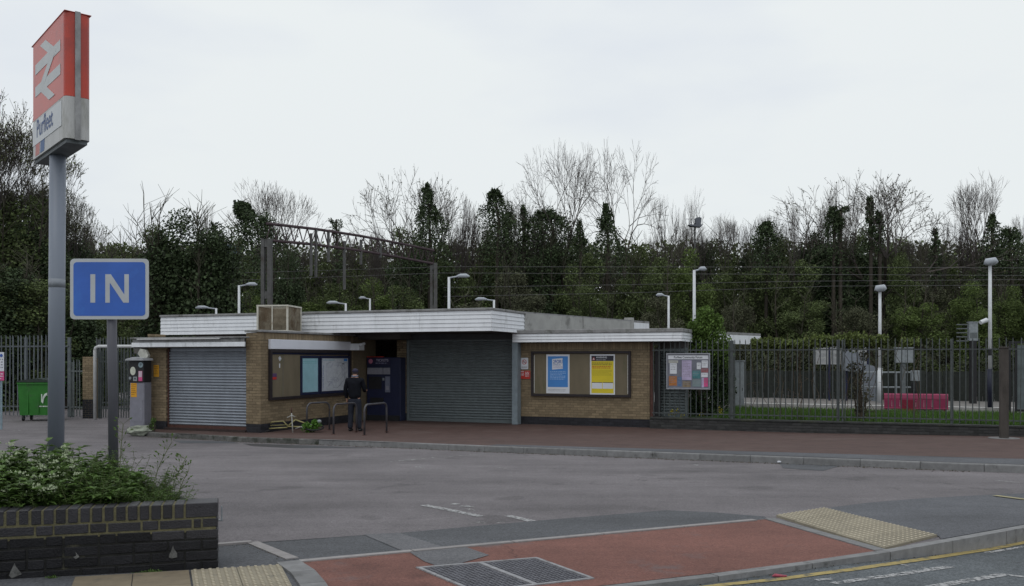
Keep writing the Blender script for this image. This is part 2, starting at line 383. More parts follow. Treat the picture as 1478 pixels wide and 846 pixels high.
slabs((-2.27, 6.36), (-1.68, 6.55), (-1.36, 5.66), (-1.92, 5.46), 2, 3, m_tact, LP, .016)
slabs((-2.98, 6.14), (-2.28, 6.36), (-1.93, 5.46), (-2.60, 5.20), 2, 2, m_buff, LP, .014, False)

# street ironwork: two lattice covers in one frame
def cover():
    c = [G(600, 821), G(774, 806.5), G(858, 837), G(684, 857)]
    ce = Vector(c[0])+Vector(c[1])+Vector(c[2])+Vector(c[3]); ce /= 4
    t = thing('drain_cover', 'large cast iron double access cover set in the red pavement', 'drain cover', (0, 0, 0))
    m_iron = M('cast iron', (.11, .11, .125), .55, .3, 12, .3, 60, .3); m_fr = M('iron frame', (.26, .26, .27), .7, .3, 10, .3, 60, dirt=(.1, .09, .09), dthr=.55, dscale=6)
    A, B, C_, D_ = (Vector(p) for p in c)
    def at(s, q): return A.lerp(B, s).lerp(D_.lerp(C_, s), q)
    def pt(s, q, h): v = at(s, q); return (v.x, v.y, RZ(v.y)+h)
    def rect(mb, s0, s1, q0, q1, h0, h1):
        mb.add([pt(s, q, h) for h in (h0, h1) for s, q in ((s0,q0),(s1,q0),(s1,q1),(s0,q1))], [(7,6,5,4),(4,5,1,0),(5,6,2,1),(6,7,3,2),(7,4,0,3)])
    for (s0, s1, q0, q1) in ((0, 1, 0, .035), (0, 1, .965, 1), (0, .03, .035, .965), (.97, 1, .035, .965), (.485, .525, .035, .965)):
        mb = MB(); rect(mb, s0, s1, q0, q1, -.03, .0135+.002*(q0 == .035)); mb.obj('frame_bar', m_fr, t)
    for s0, s1 in ((.03, .485), (.525, .97)):
        mb = MB(); rect(mb, s0+.004, s1-.004, .04, .96, -.03, .008); p = mb.obj('cover_plate', m_iron, t)
        lug = MB(); nx, ny = 11, 16
        for i in range(nx):
            for j in range(ny):
                a = s0+.012+(s1-s0-.024)*(i+.5)/nx; b = .055+.89*(j+.5)/ny; w_ = (s1-s0)/nx*.33; h_ = .9/ny*.3
                if (i+j) % 2: w_ *= .45; h_ *= 1.5
                rect(lug, a-w_, a+w_, b-h_, b+h_, .005, .0125)
        lug.obj('tread_pattern', m_iron, p, kind='stuff')
cover()

# road markings
yel = M('yellow line paint', (.34, .265, .10), .8, .2, 14, dirt=(.12, .115, .09), dscale=9, dthr=.52)
wp = worn_paint('worn white paint', (.36, .36, .36), .44, 22); wpf = worn_paint('faint white paint', (.36, .355, .35), .5, 9)
def mark(name, pts, w, m, dz, road=False):
    g = [G(px, py, -.13+.0 if road else 0) for px, py in pts]
    if road: g = [G(px, py, road_dz(*G(px, py, -.1))) for px, py in pts]
    sheet(name, ribbon(g, w), m, (lambda x, y: road_dz(x, y)+dz) if road else dz, cuts=RC if road else ())
ypts = [(700, 890), (1040, 845), (1130, 836), (1230, 823.5), (1300, 813.5), (1390, 799), (1478, 783.5), (1700, 745)]
mark('yellow_line', ypts, .075, yel, .004, True)
mark('road_marking', [(1203, 843), (1290, 832), (1372, 819)], .07, wp, .004, True)
mark('road_marking', [(1340, 850), (1400, 839), (1449, 830), (1500, 836)], .08, wp, .004, True)
mark('road_marking', [(1422, 798.5), (1478, 789), (1560, 777)], .05, wp, .004, True)
mark('road_marking', [(1178, 838), (1202, 836)], .05, wp, .004, True)
mark('road_marking', [(1303, 818), (1335, 820)], .11, wpf, .004, True)
mark('yellow_line', [(1436, 717), (1478, 722.5), (1540, 728)], .1, M('faded yellow paint', (.3, .27, .16), .8, .2, 8), .018)
for pts, w_, m in (([(612, 729.5), (650, 737), (694, 746)], .11, wp), ([(664, 731), (682, 738)], .09, wpf), ([(652, 727.5), (661, 728.5)], .09, wp), ([(667, 730.5), (681, 732)], .09, wp),
                   ([(733, 745), (750, 748.5), (768, 753)], .1, wp), ([(640, 746), (652, 745)], .1, wpf), ([(684, 752), (700, 756)], .1, wpf), ([(718, 755), (728, 755.5)], .08, wpf),
                   ([(588, 664), (640, 660), (710, 655)], .12, wpf), ([(560, 667), (600, 664)], .1, wpf), ([(601, 674), (610, 675)], .14, wp), ([(690, 674), (732, 676)], .12, wpf), ([(985, 674), (1008, 671)], .12, wpf),
                   ([(1440, 694), (1470, 697)], .1, wpf), ([(50, 604.5), (62, 607)], .1, wpf), ([(110, 603), (128, 606)], .1, wpf), ([(18, 622), (70, 620)], .12, wpf)):
    mark('bay_marking', pts, w_, m, .005 if pts[0][1] > 640 or pts[0][0] < 200 else .005)

# station forecourt pavement, 0.12 m above the yard
FK = gp((184, 627.5), (215, 630.5), (270, 633), (355, 638.5), (460, 642), (560, 646), (700, 652), (850, 658), (1000, 664), (1200, 672), (1400, 680.5), (1478, 683))
FK += [(14, 11.0), (40, -3)]
m_wet = M('damp dark asphalt', (.045, .045, .048), .45, .2, 4)
sheet('damp_patch', gp((350, 640.3), (460, 643.5), (545, 647), (420, 647), (365, 644)), m_wet, .003)
FK0 = [(-11.9, 29.8), (-11.35, 26.6), (-10.95, 25.5)]+[p for p in FK[1:]]
inner = ribbon(FK0, .13, -1)[:len(FK0)]
fore = [tuple(p) for p in inner]+[(60, 0), (60, 24), (14, 24.2), (0, 30), (-3, 40), (-12, 40)]
fp = sheet('station_pavement', fore, m_block, .12, thick=.3)
kerb_run(FK0[:7], .13, .122, -.1, m_kerbd, .9, fp, side=1)
kerb_run(FK0[6:14]+[(14, 11)], .13, .122, -.1, m_kerb, .92, fp, side=1)
band = [Vector(p) for p in FK0[8:15]]
sheet('pavement_band', [tuple(p) for p in ribbon(band, .14, -1)[:len(band)]]+[tuple(Vector(p)+Vector((.55, .9))*min(1.5, .45+.18*i)) for i, p in reversed(list(enumerate(band)))], m_pave, .126)

# grit, leaf litter and small stones swept into the gutters and along joints
rg = random.Random(9); mb = MB()
def grit(pts, n, spread, dzv, s0, s1):
    pts = [Vector(p) for p in pts]; ls = [(b-a).length for a, b in zip(pts, pts[1:])]; T = sum(ls)
    for k in range(n):
        d = rg.random()*T; i = 0
        while d > ls[i] and i < len(ls)-1: d -= ls[i]; i += 1
        q = pts[i].lerp(pts[i+1], d/ls[i]); dr = (pts[i+1]-pts[i]).normalized(); q = q+Vector((dr.y, -dr.x))*abs(rg.gauss(0, spread)); s = rg.uniform(s0, s1); z = RZ(q.y)+(dzv(q.x, q.y) if callable(dzv) else dzv)
        a = rg.uniform(0, 6.28); mb.add([(q.x+s*math.cos(a+t), q.y+s*math.sin(a+t)*.8, z) for t in (0, 2.1, 4.2)]+[(q.x, q.y, z+s*.7)], [(0,1,3), (1,2,3), (2,0,3)])
grit([(x+.01, y-.03) for x, y in KERB[3:10]], 1500, .05, road_dz, .003, .010)
grit([tuple(Vector(p)) for p in FK0[3:13]], 1500, .10, .0, .006, .02)
grit([G(300, 790), G(364, 785), EL, ER], 500, .05, .004, .003, .008)
mb.obj('gutter_grit', M('grit and leaf litter', (.07, .06, .045), .95, .3, 20, rnd='attr', rv=.7), attr=True, kind='stuff')
tag(D.objects['gutter_grit'], 'dark grit and leaf litter lying along the kerbs', 'grit')
# ================================================================ THE STATION BUILDING (local x along the front, y into it)
AX = R_(-21.8); U = Vector((math.cos(AX), math.sin(AX))); V = Vector((-math.sin(AX), math.cos(AX))); W0 = Vector((.19, 27.7))
def W(u, v): q = W0+U*u+V*v; return (q.x, q.y)
def u_at(px, v):
    k = (px-CX)/F; b = W0+V*v; return (k*b.y-b.x)/(U.x-k*U.y)
def v_at(px, u):
    k = (px-CX)/F; b = W0+U*u; return (k*b.y-b.x)/(V.x-k*V.y)
def zz(py, u, v): return 2+(HY-py)/F*(W0+U*u+V*v).y

m_brick = M('buff brick', (.215, .166, .105), .9, .15, 20, .3, 120, rnd='attr', rv=.2, dirt=(.12, .085, .05), dscale=.9, dthr=.6, dw=.2)
m_brick2 = M('red brown brick', (.22, .085, .05), .9, .15, 20, .3, 120, rnd='attr', rv=.25)
m_mort = M('brick mortar', (.15, .122, .082), .95, .15, 15, .3, 100)
m_plinth = M('blue black plinth brick', (.022, .022, .027), .7, .2, 10, .2, 60, rnd='attr', rv=.25)
m_white = M('white painted boarding', (.74, .76, .79), .55, .08, 4, .1, 40, dirt=(.36, .37, .37), dscale=3.6, dthr=.55, dw=.25, stretch=(1, 1, .3))
m_cop = M('weathered roof edging', (.25, .25, .25), .85, .2, 6, .3, 50, dirt=(.12, .12, .11), dscale=2.5, dthr=.52)
m_conc = M('weathered concrete', (.36, .36, .345), .9, .14, 2, .2, 60, dirt=(.2, .2, .19), dscale=1.4, dthr=.55)
m_felt = M('roof felt', (.13, .13, .13), .95, .2, 3, .3, 40)
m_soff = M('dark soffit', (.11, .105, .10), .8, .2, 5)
m_shut = M('galvanised shutter', (.255, .28, .315), .42, .12, 5, .08, 40, .35, dirt=(.13, .13, .13), dscale=2, dthr=.62, stretch=(1, 1, .4))
m_shut2 = M('grey green shutter', (.150, .175, .180), .45, .12, 5, .08, 40, .2, dirt=(.07, .08, .085), dscale=2, dthr=.6)
m_rust = M('rusty brown paint', (.075, .035, .028), .7, .3, 10)
m_blk = M('black paint', (.02, .02, .022), .5, .2, 10)
m_navy = M('navy paint', (.018, .022, .055), .4, .15, 6)
m_gal = M('galvanised steel', (.26, .285, .30), .55, .18, 10, .1, 40, .3)
m_gald = M('weathered steel', (.13, .145, .15), .6, .25, 8, .1, 40, .3)

B = thing('station_building', 'low flat-roofed brick station building with white boarded fascias and closed shutters', 'building', (*W0, 0), AX)
def brickwork(x0, x1, z0, z1, holes=(), soldier=0, origin=(0, 0), rot=0, name='brickwork', mat=None, parent=B, th=.1):
    """every brick laid with recessed joints, bonded; soldier = height of an upright course along the top"""
    mb = MB(); bw, bh, j = .215, .065, .010
    def clear(a, b, c, d): return not any(a < hx1-.02 and b > hx0+.02 and c < hz1-.01 and d > hz0+.01 for hx0, hx1, hz0, hz1 in holes)
    row = 0; z = z0; top = z1-soldier
    while z < top-.02:
        x = x0-(.1125 if row % 2 else 0)
        while x < x1:
            a, b = max(x, x0), min(x+bw, x1)
            if b-a > .03 and clear(a, b, z, min(z+bh, top)):
                e = random.uniform(-.0025, .0025); mb.cbox(a+.001, b-.001, e, th, z, min(z+bh, top), .004)
            x += bw+j
        z += bh+j; row += 1
    if soldier:
        x = x0
        while x < x1-.03:
            if clear(x, x+.065, top, z1): mb.cbox(x, min(x+.065, x1), random.uniform(-.003, .002), th, top+.004, z1-.002, .004)
            x += .075
    m4 = Matrix.Translation((*origin, 0)) @ Matrix.Rotation(rot, 4, 'Z'); mb.xf(m4)
    o = mb.obj(name, mat or m_brick, parent, attr=True, kind='stuff')
    return o
def bx(name, m, *a, parent=B, label=None, c=None, attr=False):
    mb = MB()
    for b in (a if isinstance(a[0], (tuple, list)) else [a]): mb.cbox(*b, c) if c else mb.box(*b)
    return mb.obj(name, m, parent, label=label, attr=attr)

# --- right wing
uR = u_at(938, 0)
bx('wall', m_mort, (0.006, uR-.004, .008, .3, -.05, 2.5))
brickwork(0, uR, .24, 2.49, [], soldier=.215)
brickwork(0, 7.0, .0, .235, origin=(uR, .012), rot=R_(90))
brickwork(0, uR, -.02, .235, name='plinth_bricks', mat=m_plinth)
# roof of right wing
uRe = u_at(984, -.35)
def fascia(name, x0, x1, y, z0, z1, rows, seam=(), ends=(0, 0), depth=.03, parent=B):
    """white weatherboards, each board tilted over the one below; seams where lengths butt"""
    f = MB().box(x0+.01, x1-.01, y+.014, y+.06, z0+.005, z1-.005).obj(name, m_white, parent)
    xs = [x0]+list(seam)+[x1]; h = (z1-z0)/rows
    for i in range(rows):
        for a, b in zip(xs, xs[1:]):
            zb = z0+i*h; mb = MB()
            mb.add([(a+.003, y-.015, zb+.004), (b-.003, y-.015, zb+.004), (b-.003, y+.004, zb+h-.002), (a+.003, y+.004, zb+h-.002),
                    (a+.003, y+.014, zb+.004), (b-.003, y+.014, zb+.004), (b-.003, y+.0145, zb+h-.002), (a+.003, y+.0145, zb+h-.002)],
                   [(0,1,2,3),(0,4,5,1),(2,6,7,3),(0,3,7,4),(1,5,6,2)])
            mb.obj('plank', m_white, f)
    return f
fascia('fascia', -.05, uRe, -.35, 2.50, 2.76, 3)
bx('roof_edging', m_cop, (-.08, uRe+.03, -.385, -.30, 2.762, 2.87), c=.01)
bx('roof', m_felt, (.12, uRe-.02, -.28, 8, 2.53, 2.80))
fs = fascia('fascia', 0, 7.5, 0, 2.50, 2.76, 3); fs.location = (uRe, -.36, 0); fs.rotation_euler = (0, 0, R_(90))
bx('roof_edging', m_cop, (uRe-.05, uRe+.028, -.30, 7.2, 2.7625, 2.868), c=.01)
bx('downpipe', m_rust, (uR+.02, uR+.11, -.06, .02, .05, 2.49), c=.012)
# --- shutters
def shutter(name, x0, x1, z0, z1, y, m, pitch=.075, guide=.07, gm=None, parent=B, label=None, bot=.08):
    s = MB().box(x0-guide, x0, y-.05, y+.05, z0-.02, z1+.02).box(x1, x1+guide, y-.05, y+.05, z0-.02, z1+.02).box(x0, x1, y-.03, y+.04, z0-.02, z0+bot).obj(name, gm or m, parent, label=label)
    n = int((z1-z0-bot)/pitch); prof = [(0, 0), (-.020, .010), (-.030, pitch*.38), (-.020, pitch*.72), (.004, pitch*.86), (.004, pitch)]
    mb = MB(); k = len(prof)
    mb.add([(x, yy, z) for x in (x0, x1) for yy, z in prof], [(i, k+i, k+i+1, i+1) for i in range(k-1)])
    me = mb.mesh('slat', m)
    for i in range(n): link('slat', me, s, (0, y+random.uniform(-.001, .001), z0+bot+i*pitch), (random.uniform(-.012, .012), 0, 0))
    zt = z0+bot+n*pitch
    if z1-zt > .01: MB().box(x0, x1, y, y+.03, zt+.001, z1).obj('top_rail', m, s)
    return s
us0, us1 = u_at(592, .12), -.12
shutter('roller_shutter', us0, us1, .02, 2.6, .12, m_shut2, .085, .1, parent=B, label='wide grey-green roller shutter under the canopy')
MB().box(us0-.1, us1+.1, -.02, .4, 2.605, 2.79).obj('shutter_box', M('shutter box', (.07, .075, .08), .6), B)
MB().cbox(-.02-.06, .10, -.32, -.02, 0, 2.77, .006).obj('column', M('grey painted column', (.2, .24, .265), .6), B)
# --- canopy roof
uC = u_at(376, -5.75) ; vF = -5.75; vE = v_at(510, uC)
cx0, cx1, cy = -11.85, .09, -2.33
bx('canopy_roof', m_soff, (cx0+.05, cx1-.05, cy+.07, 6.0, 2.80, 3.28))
bx('roof', m_felt, (cx0+.04, cx1-.06, cy+.08, 5.9, 3.285, 3.42))
segs = [u_at(x, cy) for x in (256, 445, 606)]
fascia('fascia', cx0, cx1, cy, 2.79, 3.38, 5, seam=segs)
f2 = fascia('fascia', 0, 2.6, 0, 2.79, 3.38, 5); f2.location = (cx1+.012, cy-.012, 0); f2.rotation_euler = (0, 0, R_(90))
bx('roof_edging', m_cop, (cx0-.02, cx1+.04, cy-.045, cy+.1, 3.382, 3.45), c=.01)
bx('roof_edging', m_cop, (cx1-.08, cx1+.045, cy+.101, .35, 3.383, 3.449), c=.01)
# weathered concrete parapet running back behind the right wing
a = Vector(P(757, 449.5, 27.9)[:2]); b = Vector(P(911, 462, 34.)[:2]); c_ = Vector(P(937, 464, 35.2)[:2])
def loc(p): d = p-W0; return Vector((d.dot(U), d.dot(V)))
a, b, c_ = loc(a), loc(b), loc(c_)
def slab(name, m, a, b, th, z0, z1):
    d = (b-a); n = Vector((-d.y, d.x)).normalized()*th; mb = MB()
    mb.prismz([tuple(a), tuple(b), tuple(b+n), tuple(a+n)], z0, z1); return mb.obj(name, m, B)
for i in range(2):
    p0 = a.lerp(b, i/2+.004); p1 = a.lerp(b, (i+1)/2-.004); slab('parapet_panel', m_conc, p0, p1, .15, 2.75, 3.42)
slab('roof_edging', m_cop, a, b, .2, 3.421, 3.46); slab('parapet_pier', m_conc, b, b+(c_-b)*.15, .3, 2.75, 3.56)
slab('fascia', m_white, b+(c_-b)*.16, c_, .1, 2.95, 3.38); slab('roof_edging', m_cop, b+(c_-b)*.16, c_, .14, 3.382, 3.46)
# platform-side roof seen past the shrub
a = loc(Vector(P(1020, 480, 28.6)[:2])); b = loc(Vector(P(1098, 483, 31.8)[:2])); slab('fascia', m_white, a, b, .1, 2.5, 2.80); slab('roof_edging', m_cop, a, b, .2, 2.801, 2.89)

# --- ticket recess
m_rec = M('shade darkened recess brick', (.040, .030, .023), .9, .15, 20, .3, 120, rnd='attr', rv=.2)  # recess shade put into the brick colour, far darker than the other walls
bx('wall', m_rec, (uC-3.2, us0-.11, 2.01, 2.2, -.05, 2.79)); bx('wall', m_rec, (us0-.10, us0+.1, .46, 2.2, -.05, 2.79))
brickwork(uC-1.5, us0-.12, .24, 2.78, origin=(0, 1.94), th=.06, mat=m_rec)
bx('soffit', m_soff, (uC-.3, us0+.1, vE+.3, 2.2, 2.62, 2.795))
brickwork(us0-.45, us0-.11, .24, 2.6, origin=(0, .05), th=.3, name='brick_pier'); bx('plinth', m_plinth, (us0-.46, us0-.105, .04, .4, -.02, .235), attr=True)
# --- corner block and left wing
uP, uS0, uS1 = u_at(213, vF), u_at(240, vF), u_at(355, vF)
vE = v_at(510, uC)
bx('wall', m_mort, (uP+.01, uS0-.01, vF+.008, vF+.3, -.1, 2.5), (uS1+.01, uC-.008, vF+.008, vE, -.1, 2.7), (uS1+.01, uC-.008, vE+.001, .34, -.1, 2.7),(uP+.01, uS0, vF+.3, .3, -.1, 2.5))
brickwork(uP, uS0, .24, 2.3, origin=(0, vF)); brickwork(uS1, uC, .24, 2.72, origin=(0, vF))
brickwork(0, vE-vF, .24, 2.72, origin=(uC, vF), rot=R_(90), soldier=.215)
brickwork(0, .6, .24, 2.72, origin=(uP, vF+.6), rot=R_(-90))
for a_ in ((uP, uS0, (0, vF), 0), (uS1, uC, (0, vF), 0), (0, vE-vF, (uC+.004, vF), R_(90))):
    brickwork(a_[0], a_[1], -.06, .235, origin=a_[2], rot=a_[3], name='plinth_bricks', mat=m_plinth)
for q_ in ((uP+.003, uS0-.003, vF+.004, vF+.1, -.1, .233), (uS1+.003, uC-.002, vF+.004, vF+.1, -.1, .232), (uC-.1, uC-.001, vF+.101, vE-.003, -.1, .234)): bx('plinth', m_plinth, q_)
bx('plinth', m_plinth, (.003, uR-.003, .004, .1, -.1, .234))
bx('roof_edging', m_cop, (uS1-.02, uC+.05, vF-.05, vE+.05, 2.722, 2.785), c=.01)
bx('wall', m_mort, (uP+.02, uS1, vF+.25, vF+.3, 0, 2.3))
shutter('roller_shutter', uS0+.04, uS1-.03, .06, 2.30, vF+.10, m_shut, .08, .045, gm=m_rust, label='silver roller shutter of the left wing')
bx('door_sill', M('red brown sill', (.038, .026, .024), .8), (uS0-.02, uS1+.02, vF-.06, vF+.2, -.05, .06))
uL = u_at(190, vF-.35)
mb = MB(); bx('fascia', m_white, (uL, uS1+.22, vF-.36, vF-.30, 2.33, 2.455), c=.006)
bx('fascia', m_cop, (uL+.01, uS1+.17, vF-.33, vF-.27, 2.457, 2.56), c=.006)
bx('roof_edging', m_cop, (uL-.02, uS1+.20, vF-.40, vF-.10, 2.562, 2.60), c=.008)
bx('roof_edging', M('pale roof trim', (.5, .5, .5), .8, .2, 6), (uL+.25, uS1-.55, vF-.42, vF-.36, 2.535, 2.566))
bx('roof', m_felt, (uL+.02, uS1-.03, vF-.26, .3, 2.35, 2.58)); bx('soffit', m_soff, (uL+.02, uS1, vF-.3, vF+.9, 2.31, 2.345))
bx('bracket', m_soff, (uP-.45, uP-.02, vF-.05, vF+.02, 2.15, 2.30))
# --- left wall tail and white canopy light
bx('light_box', m_white, (uC+.03, uC+.40, vE-.30, vE+.0, 2.27, 2.48), label='short white boxed sign end beside the ticket recess')
bx('window', m_blk, (uR+.13, uR+.3, .03, .08, .3, 2.3))
# recess shutter right of the downpipe
shutter('roller_shutter', uR+.16, uRe-.05, .3, 2.3, .5, m_shut2, .085, .05, label='grey shutter behind the fence')
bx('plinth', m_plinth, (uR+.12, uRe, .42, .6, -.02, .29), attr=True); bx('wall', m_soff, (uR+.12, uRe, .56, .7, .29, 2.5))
# ================================================================ BOARDS, SIGNS AND MACHINES AT THE STATION
m_ply = M('faded backing board', (.155, .13, .088), .8, .14, 3, dirt=(.10, .10, .055), dscale=2.0, dthr=.55, stretch=(1, 1, .25))
m_paper = M('white paper', (.62, .64, .68), .5, .04, 3); m_bluep = M('bright blue print', (.06, .22, .55), .5, .05, 3); m_yelp = M('yellow print', (.62, .50, .03), .5, .05, 3)
m_blackp = M('near black print', (.03, .03, .04), .5); m_cyan = M('pale cyan print', (.30, .50, .57), .5, .12, 2.5); m_mapp = M('pale map print', (.50, .53, .57), .5, .10, 7, dirt=(.38, .41, .47), dscale=9, dthr=.55)
m_redp = M('red print', (.45, .04, .03), .5); m_pink = M('pink print', (.55, .08, .22), .5); m_bluet = M('blue lettering', (.04, .10, .35), .5); m_oran = M('orange sticker', (.62, .30, .02), .55, .1, 6)
m_frame = M('dark brown frame', (.025, .02, .022), .5, .2, 8); m_lilac = M('lilac print', (.42, .36, .52), .5); m_greyt = M('grey lettering', (.22, .22, .24), .6); m_clear = M('perspex', (.3, .3, .3), .2)
def plate(name, x0, x1, z0, z1, y, th, m, parent, label=None, r=0):
    if r: mb = MB().prism(rrect(x0, x1, z0, z1, r), y-th, y)
    else: mb = MB().box(x0, x1, y-th, y, z0, z1)
    return mb.obj(name, m, parent, label=label)
def lines(name, x0, x1, z1, n, pitch, h, y, m, parent, seed=1):
    rr = random.Random(seed); mb = MB()
    for i in range(n):
        z = z1-i*pitch; x = x0; end = x1-(rr.random()*.35*(x1-x0) if i % 3 == 2 else rr.random()*.08*(x1-x0))
        while x < end:
            w_ = min(rr.uniform(.2, .7)*h*5, end-x); mb.box(x, x+w_, y-.0006, y, z-h, z); x += w_+h*.8
    return mb.obj(name, m, parent, kind='stuff')
def frame4(parent, x0, x1, z0, z1, w_, y0, y1, m, name='frame_bar'):
    for b in ((x0, x1, z1-w_, z1), (x0, x1, z0, z0+w_), (x0, x0+w_, z0+w_, z1-w_), (x1-w_, x1, z0+w_, z1-w_)): MB().cbox(b[0], b[1], y0, y1, b[2], b[3], .004).obj(name, m, parent)

# wide double-poster board on the right wing
x0, x1 = u_at(767.5, 0), u_at(911, 0); z1 = zz(507, x0, 0); z0 = zz(571.5, x0, 0)
t = thing('poster_board', 'wide brown-framed poster board with one blue and one yellow poster on the right wing', 'poster board', (*W(0, 0), 0), AX)
MB().box(x0+.03, x1-.03, -.03, -.004, z0+.03, z1-.03).obj('backing', m_ply, t)
frame4(t, x0, x1, z0, z1, .075, -.075, -.003, m_frame)
for xx in (x0+.085, x1-.105): MB().box(xx, xx+.02, -.034, -.0302, z0+.1, z1-.12).obj('torn_tape', M('torn white paper', (.5, .5, .48), .9, .3, 30), t)
a0, a1 = u_at(789, 0), u_at(822.5, 0); pz1 = z1-.10; pz0 = z0+.09
p = plate('poster', a0, a1, pz0, pz1, -.031, .003, m_paper, t, 'blue ticket offer poster with white border')
plate('blue_panel', a0+.05, a1-.05, pz0+.19, pz1-.055, -.0342, .001, m_bluep, p)
pc = ((a0+a1)/2, pz1-.27)
q = MB().prism([(-.17, -.19), (.17, -.16), (.16, .16), (-.17, .13)], -.0365, -.0353); q.xf(Matrix.Translation((pc[0]-.01, 0, pc[1]))); q.obj('white_ticket', m_paper, p)
text('lettering', '2FOR1', .15, pc[0]-.15, pc[1]+.0, -.0368, m_bluet, p, sx=.72, bold=.003); text('lettering', 'OFFERS IN', .062, pc[0]-.15, pc[1]-.065, -.0368, m_bluet, p, sx=.85)
text('lettering', 'LONDON', .075, pc[0]-.14, pc[1]-.14, -.0368, M('lilac lettering', (.3, .25, .5), .5), p, sx=.9)
lines('small_print', a0+.12, a1-.1, pc[1]-.24, 6, .045, .02, -.0353, M('pale blue print', (.3, .45, .7), .5), p, 3); lines('small_print', a0+.06, a1-.1, pz0+.12, 2, .04, .012, -.0343, m_greyt, p, 4)
a0, a1 = u_at(852, 0), u_at(888, 0)
p = plate('poster', a0, a1, pz0-.02, pz1, -.031, .003, m_paper, t, 'yellow warning poster with black heading')
plate('yellow_panel', a0+.045, a1-.04, pz0+.025, pz1-.20, -.0342, .001, m_yelp, p)
plate('heading_panel', a0+.045, a1-.04, pz1-.197, pz1-.04, -.0342, .001, m_blackp, p)
MB().prism([(a0+.065, pz1-.17), (a0+.165, pz1-.17), (a0+.115, pz1-.07)], -.0362, -.0353).obj('warning_triangle', m_redp, p)
MB().prism([(a0+.088, pz1-.158), (a0+.142, pz1-.158), (a0+.115, pz1-.10)], -.0368, -.0363).obj('warning_triangle', m_paper, p)
text('lettering', 'WARNING', .075, a0+.19, pz1-.115, -.0353, m_paper, p, sx=.92, bold=.001); text('lettering', 'THIS CCTV AREA', .04, a0+.19, pz1-.175, -.0353, m_paper, p, sx=.98)
lines('small_print', a0+.07, a1-.07, pz1-.25, 2, .05, .018, -.0353, m_blackp, p, 5); lines('small_print', a0+.07, a1-.08, pz1-.35, 2, .045, .02, -.0353, m_redp, p, 6)
lines('small_print', a0+.07, a1-.07, pz1-.47, 5, .035, .010, -.0353, M('olive print', (.3, .26, .03), .5), p, 7)
am = (a0+a1)/2
for s0, s1 in ((a0+.06, am-.008), (am+.008, a1-.055)):
    plate('white_box', s0, s1, pz0+.16, pz0+.33, -.0353, .0008, m_paper, p); plate('box_heading', s0, s1, pz0+.333, pz0+.35, -.0353, .0008, m_blackp, p)

# small signs at the column
x0, x1 = u_at(751.5, 0), u_at(762.5, 0); z1, z0 = zz(516.5, x0, 0), zz(533, x0, 0)
t = thing('no_smoking_sign', 'small white no smoking sign on the brick beside the wide shutter', 'sign', (*W(0, 0), 0), AX)
p = plate('sign_plate', x0, x1, z0, z1, -.004, .006, m_paper, t, r=.02)
cxm = (x0+x1)/2; czm = z1-.13; rg = MB(); o_ = circ(cxm, czm, .075, 24); i_ = circ(cxm, czm, .058, 24)
for k in range(24): rg.add([(o_[k][0], -.012, o_[k][1]), (o_[(k+1) % 24][0], -.012, o_[(k+1) % 24][1]), (i_[(k+1) % 24][0], -.012, i_[(k+1) % 24][1]), (i_[k][0], -.012, i_[k][1])], [(0,1,2,3)])
rg.obj('red_ring', m_redp, t); MB().prism([(cxm-.05, czm+.04), (cxm-.04, czm+.05), (cxm+.05, czm-.04), (cxm+.04, czm-.05)], -.013, -.0115).obj('red_bar', m_redp, t)
MB().box(cxm-.045, cxm+.045, -.0114, -.0105, czm-.01, czm+.01).obj('cigarette', m_blackp, t); lines('small_print', x0+.03, x1-.03, z0+.08, 2, .03, .012, -.0105, m_blackp, t, 8)
x0, x1 = u_at(749.5, 0), u_at(765.5, 0); z1, z0 = zz(535, x0, 0), zz(547, x0, 0)
t = thing('red_notice', 'red rectangular notice below the no smoking sign', 'sign', (*W(0, 0), 0), AX)
plate('sign_plate', x0, x1, z0, z1, -.005, .006, m_redp, t); lines('small_print', x0+.03, (x0+x1)/2-.01, z1-.07, 3, .035, .016, -.0115, m_paper, t, 9); lines('small_print', (x0+x1)/2+.02, x1-.03, z1-.04, 4, .04, .018, -.0115, m_paper, t, 10)
MB().box(x0+.03, x0+.16, -.0121, -.0111, z1-.035, z1-.018).obj('red_heading', m_paper, t)

# big board on the left block
x0, x1 = v_at(387, uC)-vF, v_at(504, uC)-vF; zb1, zb0 = 2.255, .865
t = thing('poster_board', 'large framed information board on the corner block with empty left half, timetable and map', 'poster board', (*W(uC, vF), 0), AX+R_(90))
def bxv(px): return v_at(px, uC)-vF
frame4(t, x0, x1, zb0, zb1, .08, -.09, -.003, m_frame); xm = bxv(432)
MB().box(x0+.05, xm, -.03, -.004, zb0+.05, zb1-.05).obj('backing', m_ply, t); MB().box(x0+.055, x1-.05, -.045, -.031, zb1-.13, zb1-.082).obj('top_rail', m_navy, t)
MB().box(bxv(407), bxv(407)+.01, -.034, -.031, zb0+.09, zb1-.17).obj('seam', m_gald, t)
for a, b, mm, lb, th in ((bxv(432), bxv(458.5), m_cyan, 'pale cyan timetable poster', .06), (bxv(460), x1-.085, m_mapp, 'pale network map poster', .065)):
    fr = MB().box(a, b, -.05, -.02, zb0+.085, zb1-.165).obj('display_case', m_navy, t); frame4(fr, a, b, zb0+.09, zb1-.165, th, -.075, -.051, m_navy, 'case_bar')
    p = plate('poster', a+th+.005, b-th-.005, zb0+.165, zb1-.24, -.0505, .003, mm, fr, lb)
a, b = bxv(432)+.075, bxv(458.5)-.075
lines('small_print', a+.03, b-.03, zb1-.32, 2, .05, .02, -.054, M('teal print', (.15, .4, .42), .5), t, 11)
for k in range(9): lines('small_print', a+.05+k*.062, a+.088+k*.062, zb1-.42, 24, .03, .012, -.054, M('soft teal print', (.22, .46, .50), .5), t, 20+k)
a, b = bxv(460)+.09, x1-.165
